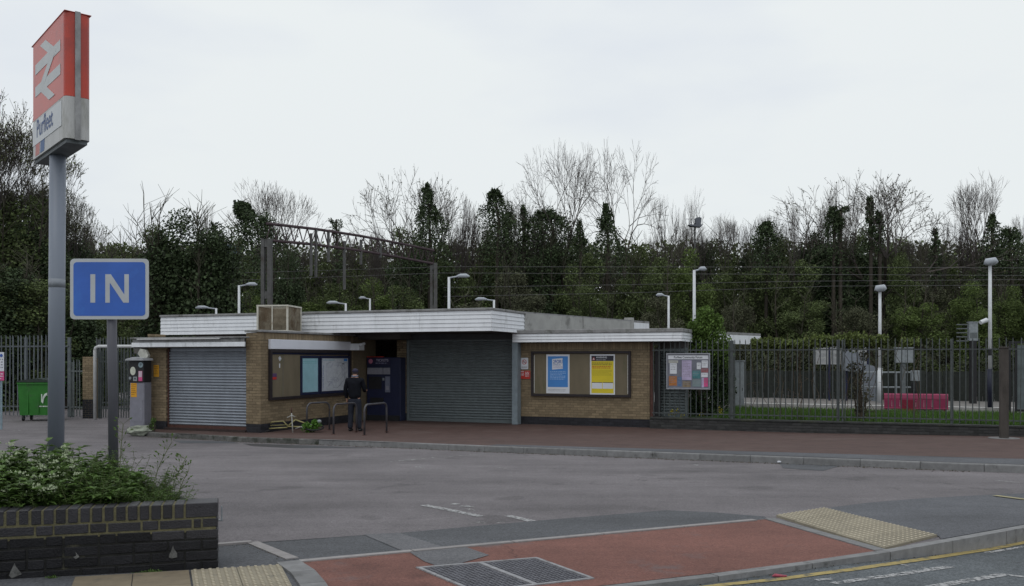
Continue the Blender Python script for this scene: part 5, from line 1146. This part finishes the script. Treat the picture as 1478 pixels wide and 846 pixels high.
# floodlight heads on far masts
for px, py, Y, sgn_, lb in ((336, 361, 70, 1, 'distant blue grey floodlight platform left of the gantry'), (1003, 322, 66, -1, 'distant dark floodlight platform above the trees, right of the tall bare tree')):
    v = P(px, py, Y); t = thing('floodlight_mast', lb, 'floodlight', (v.x, v.y, v.z*.28), 0); t.scale = (.72, .72, .72); mf = M('floodlight blue', (.09, .14, .22), .6) if sgn_ > 0 else M('floodlight grey', (.12, .13, .15), .6)
    MB().cyl(0, 0, -3, v.z, .09, 8).obj('mast', m_gt, t); MB().prism([(-.5, v.z-.35), (.55, v.z-.45), (.75, v.z-.2), (-.7, v.z-.2)], -.4, .4).obj('platform', mf, t)
    x = -.35*sgn_; MB().prism([(x-.28, v.z-.19), (x+.22, v.z-.19), (x+.3, v.z+.5), (x+.05, v.z+.6), (x-.35, v.z+.45)], -.2, .2).obj('lamp_box', mf, t)
    for k in range(4): MB().tube([(sgn_*(.1+.3*k), -.4, v.z-.2), (sgn_*(.1+.3*k), -.4, v.z+.35)], .025, 4).obj('rail_post', mf, t)
    MB().tube([(0, -.4, v.z+.35), (sgn_*1.05, -.4, v.z+.35)], .025, 4).obj('rail', mf, t); MB().tube([(-.2*sgn_, 0, v.z), (-.2*sgn_, 0, v.z+1.6)], .02, 4).obj('aerial', mf, t)

# ================================================================ TREES
m_bark = M('grey brown bark', (.050, .043, .034), .95, .3, 3, rnd='obj', rv=.2); m_twig = M('purple grey twigs', (.090, .078, .072), .95, .25, 1, rnd='obj', rv=.15)
m_ivy = M('dark ivy leaf', (.046, .068, .030), .65, .25, .8, rnd='attr', rv=.6, spec=.25)
m_f1 = M('olive hedge leaf', (.098, .128, .048), .8, .3, .35, rnd='attr', rv=.65, trans=.15)
m_f2 = M('young spring leaf', (.108, .150, .044), .8, .3, .4, rnd='attr', rv=.5, trans=.2)
m_f3 = M('brown thicket twig', (.088, .094, .055), .95, .3, .5, rnd='attr', rv=.6)
def bare(seed, H=10, r0=.2, lv=8, stems=1, buds=0, fork=22, base=.3, lean=.0, up=.10, bsize=.08):
    """a leafless tree: a trunk that forks again and again into a fan of ever finer twigs"""
    rr = random.Random(seed); tr = MB(); tw = MB(); lf = MB()
    def grow(p, d, L_, r, lev):
        n = 3; pts = [p]; q = d.copy(); rad = [r]
        for i in range(n):
            q = (q+Vector((rr.gauss(0, .07), rr.gauss(0, .07), up*.4))).normalized(); pts.append(pts[-1]+q*L_/n); rad.append(max(r*(1-.28*(i+1)/n), .0085))
        (tr if lev <= 2 else tw).tube(pts, rad, 6 if lev < 3 else 3, False)
        if lev >= 3 and rr.random() < .5:      # side twigs
            for k in range(2):
                b = pts[rr.choice((1, 2))]; ax = q.orthogonal().normalized(); ax.rotate(Matrix.Rotation(rr.uniform(0, 6.28), 3, q)); nd = q.copy(); nd.rotate(Matrix.Rotation(R_(rr.uniform(30, 60)), 3, ax)); l2 = L_*rr.uniform(.35, .7)
                m_ = b+nd*l2*.5; e = m_+(nd+Vector((0, 0, .25))).normalized()*l2*.5; tw.tube([b, m_, e], [.011, .009, .006], 3, False)
                if buds and rr.random() < buds: leafq(lf, e, rdir(rr), Vector((.1, 0, 1)), bsize*1.5, bsize)
        if lev >= lv:
            for k in range(2):
                nd = (q+rdir(rr)*.45).normalized(); e = pts[-1]+nd*L_*rr.uniform(.5, .9); tw.tube([pts[-1], e], [.010, .007], 3, False)
                if buds and rr.random() < buds:
                    for _ in range(2): leafq(lf, pts[-1].lerp(e, rr.random()), rdir(rr), Vector((.1, 0, 1)), bsize*1.5, bsize)
            return
        nk = 3 if rr.random() < (.5 if lev == 0 else .22) else 2; a0 = rr.uniform(0, 6.28)
        for k in range(nk):
            ang = R_(fork*rr.uniform(.45, 1.35))*(1.0 if lev else 1.1); ax = q.orthogonal().normalized(); ax.rotate(Matrix.Rotation(a0+6.28*k/nk+rr.gauss(0, .3), 3, q)); nd = q.copy(); nd.rotate(Matrix.Rotation(ang, 3, ax)); nd = (nd+Vector((0, 0, up))).normalized()
            grow(pts[-1], nd, L_*rr.uniform(.74, .95), r*.66, lev+1)
    for s in range(stems):
        d = Vector((rr.gauss(lean, .16 if stems > 1 else .03), rr.gauss(0, .06), 1)).normalized(); b = Vector((rr.gauss(0, .2) if s else 0, 0, 0)); t0 = [b, b+d*H*base*.5, b+d*H*base]; tr.tube(t0, [r0*1.25, r0*1.05, r0], 7, False); grow(t0[-1], d, H*.16, r0*.9, 0)
    return tr, tw, lf
def norm_h(mbs, H):
    z = max(v[2] for mb in mbs for v in mb.v)
    for mb in mbs: mb.xf(Matrix.Diagonal((H/z, H/z, H/z, 1)))
def leafcloud(rr, mb, c, rad, n, size, hole=.0):
    for k in range(n):
        d = rdir(rr); q = Vector(c)+Vector((d.x*rad[0], d.y*rad[1], d.z*rad[2]))*(rr.random()**.45)
        a = rdir(rr); s = a.orthogonal().normalized(); u = a.cross(s); z_ = size*rr.uniform(.6, 1.3); mb.add([q+s*z_*.5, q+u*z_*.35, q-s*z_*.5, q-u*z_*.35], [(0,1,2,3)])
def ivy_on(rr, mb, pts, rads, n, size=.14):
    size *= .8; n_l = 7+n//500
    for k in range(n_l):      # ragged side clumps
        f = rr.random()*(len(pts)-1.001); i = int(f); p = Vector(pts[i]).lerp(Vector(pts[i+1]), f-i); r = rads[i]+(rads[i+1]-rads[i])*(f-i); a = rr.uniform(0, 6.28); q = p+Vector((math.cos(a), math.sin(a)*.8, 0))*r*rr.uniform(.5, 1.25)
        leafcloud(rr, mb, tuple(q), (r*.55, r*.5, r*rr.uniform(.5, 1.1)), n//n_l//2, size)
    n = int(n*.85)
    for k in range(n):
        f = rr.random()*(len(pts)-1); i = int(f); p = Vector(pts[i]).lerp(Vector(pts[i+1]), f-i); r = rads[i]+(rads[i+1]-rads[i])*(f-i)
        a = rr.uniform(0, 6.28); nse = 1+.85*mn.noise(Vector((math.cos(a)*1.1, math.sin(a)*1.1+seed_off, p.z*1.1))); rr_ = r*nse*(.55+.45*rr.random()); q = p+Vector((math.cos(a)*rr_, math.sin(a)*rr_, rr.uniform(-.15, .15)))
        d = rdir(rr); s = d.orthogonal().normalized(); u = d.cross(s); z_ = size*rr.uniform(.6, 1.4); mb.add([q+s*z_*.5, q+u*z_*.4, q-s*z_*.5, q-u*z_*.4], [(0,1,2,3)])
seed_off = 0.0
def tree_thing(name, lb, cat, loc, parts, group=None, rz=0):
    t = thing(name, lb, cat, loc, rz, group)
    for nm, mb, m, at in parts:
        if mb.f: mb.obj(nm, m, t, attr=at)
    return t
# --- the mass of the wood: templates 1 m wide ... scaled up
def wood_tree(seed, kind):
    rr = random.Random(seed); tr = MB(); tw = MB(); cr = MB(); global seed_off; seed_off = seed*3.3
    for s in range(4):      # thin upright stems with twigs
        x, y = rr.uniform(-1.3, 1.3), rr.uniform(-.8, .8); p = [Vector((x, y, 0))]; 
        for j in range(6): p.append(p[-1]+Vector((rr.gauss(0, .15), rr.gauss(0, .12), 1.75*rr.uniform(.75, 1.1))))
        tr.tube(p, [.10, .085, .07, .055, .04, .025, .012], 4, False)
        for j in range(26): f = rr.uniform(1, 5.9); i = int(f); b = p[i].lerp(p[min(i+1, 6)], f-i); d = Vector((rr.gauss(0, .6), rr.gauss(0, .5), rr.uniform(.5, 1.4))).normalized(); e = b+d*rr.uniform(.6, 1.7); m_ = b.lerp(e, .5)+Vector((rr.gauss(0, .08), 0, .05)); tw.tube([b, m_, e], [.025, .016, .008], 3, False); e2 = m_+Vector((rr.gauss(0, .5), rr.gauss(0, .3), .6)); tw.tube([m_, e2], [.012, .007], 3, False)
    if kind == 'dome':
        for k in range(9): a = rr.uniform(0, 6.28); leafcloud(rr, cr, (math.cos(a)*.35, math.sin(a)*.3, 4.6+rr.uniform(-1.2, .2)), (1.5*rr.uniform(.85, 1.05), 1.3, 4.3*rr.uniform(.85, 1.08)), 1000, .19)
    nl = 38
    for k in range(nl):
        z = 9*(k+.5)/nl*rr.uniform(.85, 1.06); wv = 1.75*(1-.55*max(0, z/9-.45)/.55) if kind != 'dome' else 1.55*math.sqrt(max(.04, 1-max(0, (z-3.5)/6)**2)); c = (rr.uniform(-wv, wv)*.8, rr.uniform(-1, 1), z); r_ = rr.uniform(.5, .95)*(1 if kind != 'dome' else 1.0)
        leafcloud(rr, cr, c, (r_, r_*.8, r_*rr.uniform(.7, 1.3)), 620 if kind != 'dome' else 500, .125 if kind != 'twig' else .10)
    return tr, tw, cr
protos = {}; m_wtw = M('dull wood twigs', (.060, .060, .040), .95, .25, 1, rnd='obj', rv=.2)
for kd, mat, n in (('mix', m_f1, 4), ('spring', m_f2, 2), ('dome', m_ivy, 2), ('twig', m_f3, 2)):
    for i in range(n):
        tr, tw, cr = wood_tree(40+len(protos)*7+i, kd if kd in ('dome', 'twig') else 'mix')
        protos[(kd, i)] = [('trunk', tr.mesh('trunk', m_bark)), ('twigs', tw.mesh('twigs', m_wtw)), ('crown', cr.mesh('crown', mat, attr=True))]
LBL = {'mix': ('wood_tree', 'scrubby olive green tree in the wood behind the platforms', 'olive green trees of the wood behind the platforms'), 'spring': ('wood_tree', 'bright young-leaved tree low in the wood behind the platforms', 'bright young-leaved trees of the wood'),
       'dome': ('ivy_covered_tree', 'dark rounded ivy-smothered tree in the wood', 'dark ivy-smothered trees of the wood'), 'twig': ('thicket_tree', 'brown twiggy leafless thicket tree in the wood', 'brown leafless thicket trees of the wood')}
def place_wood(kd, i, px, ptop, Y, wid, label=None, name=None):
    Y = Y+8 if Y > 47 else Y; v = P(px, ptop, Y); nm, lb, grp = LBL[kd]; t = thing(name or nm, label or tree_label(kd, px, Y), 'tree', (v.x, v.y, -.3), random.uniform(0, 6.28), None if label else grp)
    t.scale = (wid/3.6, wid/3.6, (v.z+.3)/9.6)
    for pn, me in protos[(kd, i)]: link(pn, me, t)
LM = [(-40, 'the left edge'), (20, 'the tall palisade fence'), (84, 'the tall sign pole'), (157, 'the IN sign'), (205, 'the left wing roof'), (247, 'the rounded dark trees'), (345, 'the tall left lamp'), (385, 'the left gantry mast'), (430, 'the roof cage'), (486, 'the slim ivy column'), (540, 'the gantry lattice'), (626, 'the right gantry mast'), (660, 'the gantry-side lamp'), (717, 'the blunt ivy tower'), (760, 'the canopy corner'), (806, 'the left tallest bare tree'), (850, 'the concrete parapet'), (892, 'the right tallest bare tree'), (965, 'the shrub-side lamp'), (1002, 'the shrub lamp'), (1056, 'the first railing post'), (1106, 'the railing climber'), (1160, 'the white map panels'), (1203, 'the raised-arm ivy'), (1270, 'the thin far lamp'), (1320, 'the pink bench'), (1374, 'the second railing post'), (1429, 'the far right lamp'), (1478, 'the right edge'), (1550, 'the right edge')]
ADJ = {'mix': 'scrubby olive tree', 'spring': 'bright young-leaved tree', 'dome': 'dark ivy-smothered tree', 'twig': 'brown leafless thicket tree'}; SEEN = {}
def tree_label(kd, px, Y):
    row = 'back row' if Y > 68 else 'middle row' if Y > 62 else 'front row' if Y > 47 else 'near bank'; l_ = min(LM, key=lambda q: abs(q[0]-px)); rel = 'behind' if abs(l_[0]-px) < 12 else 'right of' if px > l_[0] else 'left of'
    return "%s in the wood's %s, %s %s" % (ADJ[kd], row, rel, l_[1])
rr = random.Random(21)
sky_line = [(-60, 240), (0, 262), (60, 300), (90, 318), (125, 335), (150, 352), (200, 352), (215, 335), (250, 340), (275, 352), (300, 345), (330, 372), (360, 340), (395, 345), (430, 372), (470, 382), (520, 372), (560, 345), (600, 322), (650, 350), (700, 320), (740, 318), (790, 318), (850, 350), (900, 352), (950, 352), (1000, 345), (1050, 352), (1100, 335), (1150, 338), (1200, 318), (1260, 318), (1300, 340), (1340, 352), (1400, 362), (1450, 352), (1540, 345)]
def skl(px):
    for (a, b), (c, d_) in zip(sky_line, sky_line[1:]):
        if a <= px <= c: return b+(d_-b)*(px-a)/(c-a)
    return 345
px = -50
while px < 1560:          # back row makes the skyline
    kd = rr.choices(('mix', 'twig', 'dome'), (7, 2, 2))[0]; place_wood(kd, rr.randrange(len([k for k in protos if k[0] == kd])), px, skl(px)+rr.uniform(-6, 10), rr.uniform(62, 68), rr.uniform(3.4, 4.6)); px += rr.uniform(38, 52)
px = -40
while px < 1560:          # front row, lower
    kd = rr.choices(('mix', 'spring', 'twig', 'dome'), (7, 2.4 if px > 280 else .6, 2, 1.5))[0]; place_wood(kd, rr.randrange(len([k for k in protos if k[0] == kd])), px, skl(px)+rr.uniform(14, 60), rr.uniform(55, 60), rr.uniform(3.2, 4.4)); px += rr.uniform(40, 58)
for px, ptop, kd in ((150, 400, 'mix'), (205, 395, 'mix'), (250, 418, 'spring'), (300, 425, 'spring'), (370, 430, 'spring'), (430, 412, 'spring'), (480, 410, 'mix'), (540, 405, 'spring'), (590, 415, 'mix'), (670, 425, 'twig'), (760, 420, 'twig'), (850, 415, 'mix'), (950, 425, 'twig'), (1060, 425, 'twig'), (1160, 430, 'mix'), (1240, 430, 'twig'), (1330, 420, 'spring'), (1400, 410, 'spring'), (1460, 415, 'spring'), (1530, 405, 'mix')):
    place_wood(kd, rr.randrange(2), px, ptop, rr.uniform(49, 53), rr.uniform(3.2, 4.2))
# dark left bank close behind the palisade
for px, ptop, kd, Y, wd_ in ((-70, 235, 'mix', 40, 5), (-20, 260, 'twig', 42, 5), (20, 285, 'mix', 41, 4.6), (62, 312, 'dome', 42, 4.4), (10, 370, 'dome', 37.5, 3.6), (60, 400, 'mix', 38, 3.4), (105, 415, 'dome', 39, 3.2), (150, 440, 'mix', 41, 3.0), (-40, 400, 'mix', 37, 4)):
    place_wood(kd, rr.randrange(2), px, ptop, Y, wd_)
place_wood('dome', 0, 108, 322, 46, 3.0, 'pointed dark ivy-smothered tree just right of the tall sign pole'); place_wood('dome', 1, 248, 297, 46.9, 3.7, 'tallest dark rounded tree right of the IN sign'); place_wood('dome', 0, 305, 315, 46.9, 3.6, 'dark rounded tree between the IN sign and the leaning ivy trunk')
place_wood('dome', 1, 418, 356, 50, 2.6, 'dark cone-shaped tree behind the left gantry mast')
# undergrowth and ivy along the foot of the wood
mb = MB()
for k in range(180):
    px = -80+(k % 45)*37; q = P(px+rr.uniform(-10, 10), 508-(k//45)*42, rr.uniform(78, 84)); leafcloud(rr, mb, tuple(q), (2.5, 1.5, 2.2), 800, .38)
o = mb.obj('undergrowth', m_f1, attr=True); tag(o, 'dark bramble and undergrowth filling the foot of the wood', 'undergrowth', kind='stuff')

mb = MB()
for k in range(150):
    s_ = 16+k*.2; q = pl(s_, 6.1+rr.uniform(-.3, .5)); leafcloud(rr, mb, (q[0], q[1], rr.uniform(.7, 2.1)), (.8, .6, .8), 260, .11)
tag(mb.obj('platform_hedge', M('dull hedge leaf', (.050, .058, .032), .85, .3, .8, rnd='attr', rv=.6), attr=True), 'dull tangled hedge behind the platform, seen through the railings', 'hedge', kind='stuff')
# --- leafless trees against the sky
bp = []
for sd, kw in ((3, dict(H=12, fork=24, base=.34, lv=7)), (8, dict(H=12, fork=22, stems=2, base=.26, lv=6)), (14, dict(H=12, fork=28, base=.28, buds=.35, up=.06, lv=7)), (23, dict(H=12, fork=20, stems=1, base=.3, lv=6)), (37, dict(H=12, fork=25, base=.36, lv=7, up=.03)), (52, dict(H=12, fork=26, base=.33, lv=7, up=.03))):
    tr, tw, lf = bare(sd, **kw); norm_h((tr, tw, lf), 12); w_ = max(abs(v[0]) for v in tw.v)
    bp.append(([('trunk', tr.mesh('trunk', m_bark)), ('twigs', tw.mesh('twigs', m_twig))]+([('buds', lf.mesh('buds', M('bud green', (.09, .10, .04), .8), attr=False))] if lf.f else []), w_))
def place_bare(i, px, ptop, Y, lb, wpx=None, rz=0, group=None):
    Y += 8; v = P(px, ptop, Y); t = thing('bare_tree', lb, 'tree', (v.x, v.y, -.2), rz, group); s = (v.z+.2)/12; sx_ = s
    if wpx: sx_ = (wpx/2/F*Y)/bp[i][1]*1.15
    t.scale = (sx_, sx_, s)
    for pn, me in bp[i][0]:
        q = link(pn, me, t)
        if pn == 'buds': q['kind'] = 'stuff'
    return t
place_bare(0, 382, 250, 60, 'leafless fan-shaped tree above the leaning ivy trunk', 165, .4)
place_bare(3, 290, 285, 62, 'thin leafless tree right of the rounded dark trees on the left', 60, 1)
place_bare(2, 614, 240, 60, 'wide-branched leafless tree with ivy spire, right of the gantry', 150, 2.0)
place_bare(1, 668, 275, 61, 'leafless tree between the two ivy spires right of the gantry', 90, 1.2)
place_bare(4, 812, 203, 58, 'left one of the two tallest leafless trees', 150, .3); place_bare(5, 900, 197, 58.5, 'right one of the two tallest leafless trees', 165, 2.2)
place_bare(2, 760, 268, 62, 'shorter leafless tree left of the two tallest', 80, 4.2); place_bare(3, 960, 265, 60, 'slender leafless tree just right of the two tallest', 70, 2.2)
place_bare(3, 1000, 270, 61, 'slender leafless tree beside the dark floodlight platform', 60, 4.4); place_bare(0, 1040, 300, 62, 'low leafless tree right of the dark floodlight platform', 80, 5.1)
place_bare(3, 1140, 280, 60, 'thin upright leafless trees left of the widest one', 60, .7); place_bare(0, 1105, 298, 60, 'low leafless tree with ivy spire left of the widest one', 80, 3.3)
place_bare(2, 1275, 240, 58, 'widest leafless tree, round crown of budding twigs on the right', 215, .9); place_bare(1, 1215, 262, 61, 'leafless tree overlapping the left of the widest one', 90, 3.6)
place_bare(0, 1425, 246, 60, 'tall leafless tree at the right edge of the photograph', 150, 1.8); place_bare(1, 1380, 300, 62, 'low leafless tree left of the one at the right edge', 70, .2); place_bare(0, 1475, 300, 61, 'low leafless tree cut by the right edge', 90, 4)
place_bare(2, 505, 330, 64, 'low leafless tree behind the gantry lattice', 90, 1.5); place_bare(0, 440, 345, 64, 'low leafless tree behind the left half of the gantry', 80, 2.5)
place_bare(1, 555, 320, 63, 'low leafless tree at the right end of the gantry lattice', 70, 2.5); place_bare(3, 165, 345, 60, 'thin leafless tree above the IN sign, left', 60, 2.5); place_bare(0, 205, 345, 60, 'thin leafless tree above the right corner of the IN sign', 60, .5)
xx_ = 130
while xx_ < 1500:       # low fringe of thin leafless trees along the skyline
    if 205 < xx_ < 335: xx_ = 338
    yy_ = skl(xx_)-rr.uniform(8, 34); l_ = min(LM, key=lambda q: abs(q[0]-xx_)); rel_ = 'behind' if abs(l_[0]-xx_) < 12 else 'right of' if xx_ > l_[0] else 'left of'
    place_bare(rr.choice((0, 1, 3, 3)), xx_, yy_, rr.uniform(58, 66), 'low thin leafless tree on the skyline, %s %s' % (rel_, l_[1]), rr.uniform(50, 80), rr.uniform(0, 6), 'thin leafless trees along the skyline'); xx_ += rr.uniform(34, 60)
place_bare(3, 735, 262, 62, 'upright leafless tree behind the ivy-clad trunk left of the tallest pair', 60, 3.5)
# big near tree at the left edge, coming into leaf
tr, tw, lf = bare(31, H=12, fork=24, base=.2, buds=.8, r0=.22, lv=9, bsize=.075); norm_h((tr, tw, lf), 12); W3 = max(abs(v[0]) for v in tw.v)
for nm_, px, ptop, Y, rz, lb, wp_ in (('leafing_tree', -30, 118, 40, 0, 'large budding tree at the left edge of the photograph', 260), ('leafing_tree', 75, 225, 44, 2.2, 'budding tree behind the tall sign pole', 150)):
    v = P(px, ptop, Y); t = thing(nm_, lb, 'tree', (v.x, v.y, -.2), rz); s = (v.z+.2)/12; t.scale = ((wp_/2/F*Y)/W3*1.15,)*2+(s,)
    if nm_ == 'leafing_tree' and px < 0: mes = [('trunk', tr.mesh('trunk', m_bark)), ('twigs', tw.mesh('twigs', m_twig)), ('leaf_buds', lf.mesh('leaf_buds', M('fresh bud leaf', (.11, .13, .05), .8, .3, 1)))]
    for pn, me in mes:
        q = link(pn, me, t)
        if pn == 'leaf_buds': q['kind'] = 'stuff'
# --- ivy spires: trunk wrapped in ivy rising out of the mass
def spire(pts_px, Y, rads_px, n, lb, size=.17, stubs=6):
    global seed_off; seed_off += 5.1; Y += 7
    pts = [P(x, y, Y) for x, y in pts_px]; o0 = Vector((pts[0].x, pts[0].y, 0)); pts = [p-o0 for p in pts]; rads = [r/F*Y for r in rads_px]; iv = MB(); ivy_on(rr, iv, pts, rads, n, size); tr = MB(); tr.tube([Vector((pts[0].x, pts[0].y, -.2))]+pts, [.14]+[max(.05, .13-.02*i) for i in range(len(pts))], 6, False)
    for k in range(stubs): f = rr.uniform(.4, len(pts)-1.01); i = int(f); b = pts[i].lerp(pts[i+1], f-i); e = b+Vector((rr.choice((-1, 1))*rr.uniform(.3, .8), 0, rr.uniform(.1, .5))); tr.tube([b, b.lerp(e, .6)+Vector((0, 0, .08)), e], [.04, .025, .01], 4, False)
    tree_thing('ivy_clad_trunk', lb, 'tree', tuple(o0), [('trunk', tr, m_bark, False), ('ivy', iv, m_ivy, True)])
spire([(392, 440), (395, 400), (386, 355), (370, 330), (358, 312), (343, 292)], 55, [40, 40, 38, 27, 17, 7], 8000, 'dark ivy mass leaning left beside the left gantry mast')
spire([(322, 400), (317, 350), (309, 330), (307, 321)], 57, [8, 5, 4, 7], 500, 'small ivy knot on the thin branch left of the leaning ivy trunk')
spire([(489, 430), (488, 385), (486, 340), (485, 318)], 54, [7, 7, 5.5, 8], 1100, 'slim ivy column standing behind the gantry lattice', .14, 8)
spire([(620, 420), (621, 360), (620, 320), (619, 300), (616, 266)], 58, [40, 30, 20, 13, 2.5], 5200, 'pointed ivy spire of the wide-branched tree right of the gantry')
spire([(717, 420), (718, 360), (720, 320), (716, 292), (713, 275)], 58, [28, 25, 22, 15, 5], 4600, 'blunt dark ivy tower left of the tallest bare trees')
spire([(756, 400), (756, 350), (756, 310), (755, 298)], 59, [13, 10, 6, 2], 1300, 'thin ivy finger right of the blunt ivy tower'); spire([(800, 400), (800, 350), (795, 318), (785, 306)], 59, [44, 40, 28, 10], 5200, 'broad ivy hump at the foot of the left tallest bare tree')
spire([(838, 400), (838, 350), (836, 318)], 57.5, [14, 9, 3], 1200, 'ivy on the trunk of the left tallest bare tree'); spire([(876, 400), (878, 355), (876, 320), (874, 295)], 57.5, [38, 26, 9, 3], 3600, 'ivy on the trunk of the right tallest bare tree')
spire([(1106, 400), (1108, 350), (1104, 330), (1108, 322)], 58, [24, 18, 11, 5], 3000, 'ivy spire left of the widest leafless tree'); spire([(1203, 400), (1204, 340), (1203, 315), (1202, 300)], 58, [14, 11, 10, 5], 2200, 'ivy knot shaped like a raised arm left of the widest leafless tree')
spire([(1213, 306), (1222, 300)], 58, [5, 4], 250, 'small side tuft of the raised-arm ivy'); spire([(1257, 360), (1257, 320), (1256, 300), (1256, 285)], 57, [14, 8, 5, 4.5], 1300, 'thin ivy finger inside the widest leafless tree')
spire([(1270, 350), (1270, 320), (1269, 306)], 57, [9, 7, 4], 700, 'short ivy finger just right of the thin one inside the widest tree'); spire([(1432, 400), (1432, 350), (1432, 310)], 58, [22, 15, 3], 2400, 'ivy on the trunk of the tall tree at the right edge')
spire([(1460, 400), (1458, 355), (1457, 330)], 58, [26, 20, 9], 2600, 'dark ivy dome at the right edge of the photograph'); spire([(1350, 420), (1350, 370), (1350, 330)], 59, [10, 8, 3], 900, 'ivy spike between the widest tree and the right edge tree')

# ---------------------------------------------------------------- shrubs and climbers near the railings
def shrub(name, lb, c, lobes, m, n, size, stems=8):
    cr = MB(); tr = MB(); c = Vector(c)
    for (dx, dy, dz, r) in lobes: leafcloud(rr, cr, (dx, dy, dz), (r, r, r*1.1), n, size)
    for s in range(stems): l_ = rr.choice(lobes); e = Vector((l_[0], l_[1], l_[2])); tr.tube([Vector((rr.uniform(-.1, .1), 0, -.1)), e*.5+Vector((rr.uniform(-.1, .1), 0, 0)), e], [.03, .02, .01], 4, False)
    return tree_thing(name, lb, 'shrub', tuple(c), [('stems', tr, m_bark, False), ('foliage', cr, m, True)])
m_sh1 = M('lime green shrub leaf', (.10, .165, .035), .7, .2, 2, rnd='attr', rv=.5, trans=.25); m_sh2 = M('dark shrub leaf', (.030, .055, .018), .7, .25, 2, rnd='attr', rv=.6, trans=.15); m_sh3 = M('yellow green climber leaf', (.105, .135, .038), .75, .2, 2, rnd='attr', rv=.5, trans=.2)
g = P(1018, 518, 27.0)
shrub('tall_shrub', 'tall lime green shrub with dark lower half beside the right wing', (g.x, g.y, .15), [(.02, 0, 3.15, .28), (-.05, 0, 2.8, .42), (.2, 0, 2.55, .45), (-.2, .1, 2.45, .38), (.45, 0, 2.25, .40), (.0, .1, 2.1, .5), (.5, .1, 1.9, .4), (.3, 0, 2.95, .25), (-.35, 0, 2.75, .22)], m_sh1, 950, .075)
shrub('tall_shrub', 'dark leafy shrub filling the corner behind the notice board', (g.x+.05, g.y+.1, .15), [(.2, .2, 1.7, .6), (.35, .1, 1.2, .55), (-.3, .2, .6, .45), (.2, 0, .5, .55), (.5, 0, .9, .4), (-.6, .1, .3, .35), (-.9, 0, .2, .25)], m_sh2, 1500, .075)
fl = MB()
for px, py in ((968, 594), (972, 597), (980, 592), (966, 597), (1040, 590), (1042, 594), (1012, 598), (985, 600)):
    v = P(px+rr.uniform(-2, 2), py, 26.0)
    for k in range(14): leafq(fl, v+rdir(rr)*.05, rdir(rr), Vector((0, .1, 1)), .05, .04)
tag(fl.obj('yellow_flowers', M('yellow petals', (.42, .35, .02), .6), attr=True), 'small yellow flowers behind the railings under the notice board', 'flowers', kind='stuff')
def climber(lb, px0, px1, py, hgt, n, Y0=25.9, seedx=0):
    iv = MB(); tr = MB(); a = P(px0, py, Y0); u0_, u1_ = u_at(px0, .3), u_at(px1, .3); o0 = Vector((*W(u0_, .3), .2)); k = 0
    while k < n:
        u = rr.uniform(u0_, u1_); e = mn.noise(Vector((u*1.3+seedx, 0, 0)))*.5+.6; zc_ = zz(py, u, .3); z = zc_+rr.gauss(0, .11)*e-.03; q = Vector((*W(u, .3+rr.gauss(0, .12)), z))-o0; d = rdir(rr); s = d.orthogonal().normalized(); u2 = d.cross(s); z_ = .07*rr.uniform(.6, 1.3)
        iv.add([q+s*z_*.5, q+u2*z_*.4, q-s*z_*.5, q-u2*z_*.4], [(0,1,2,3)]); k += 1
    for j in range(int((u1_-u0_)*7)):
        u = rr.uniform(u0_, u1_); b = Vector((*W(u, .3), .2))-o0; p_ = [b]; zt_ = zz(py, u, .3)-.2
        for q_ in range(6): p_.append(b+Vector((rr.gauss(0, .07), rr.gauss(0, .05), zt_*(q_+1)/6)))
        tr.tube(p_, .008, 3, False)
        for q_ in range(5): f = rr.choice(p_[1:]); tr.tube([f, f+Vector((rr.gauss(0, .2), rr.gauss(0, .05), rr.uniform(-.1, .3)))], .005, 3, False)
    t = tree_thing('climbing_plant', lb, 'climber', tuple(o0), [('stems', tr, M('brown climber stem', (.085, .065, .045), .9, .3, 4), False), ('foliage', iv, m_sh3, True)])
climber('yellow green climber over the left part of the railings', 1085, 1172, 495, .2, 5200); climber('thicker yellow green climber over the middle of the railings', 1172, 1282, 491, .3, 9500, seedx=9); climber('short tuft of climber on the railings above the pink bench', 1300, 1326, 493, .1, 700, seedx=4)
g = Vector((*W(u_at(1240, .6), .6), .18))
shrub('dead_bush', 'straggly grey green bush behind the railings left of the pink bench', tuple(g), [(0, 0, 1.5, .22), (.05, 0, 1.2, .25), (-.1, .1, .9, .22), (.2, 0, .8, .18), (.1, 0, .4, .25), (-.2, 0, 1.6, .15), (.15, 0, 1.9, .15)], M('dusty leaf', (.085, .085, .05), .9, .2, 3, rnd='attr', rv=.5), 150, .06, 16)
g = G(445, 624, .12); shrub('weed_clump', 'bright green weed growing beside the wrecked bicycle', (g[0], g[1]-.05, .0), [(-.05, 0, .14, .14), (.12, 0, .12, .16), (.25, 0, .2, .12), (.18, 0, .28, .08)], M('bright weed leaf', (.09, .20, .03), .6, rnd='attr', rv=.4, trans=.25), 150, .06, 5)
g = P(219, 518, 24.7); shrub('weed_clump', 'thin weed beside the foot of the parking ticket machine', (g[0], g[1], .0), [(0, 0, .15, .12), (.05, 0, .3, .08)], m_lf, 90, .05, 5)
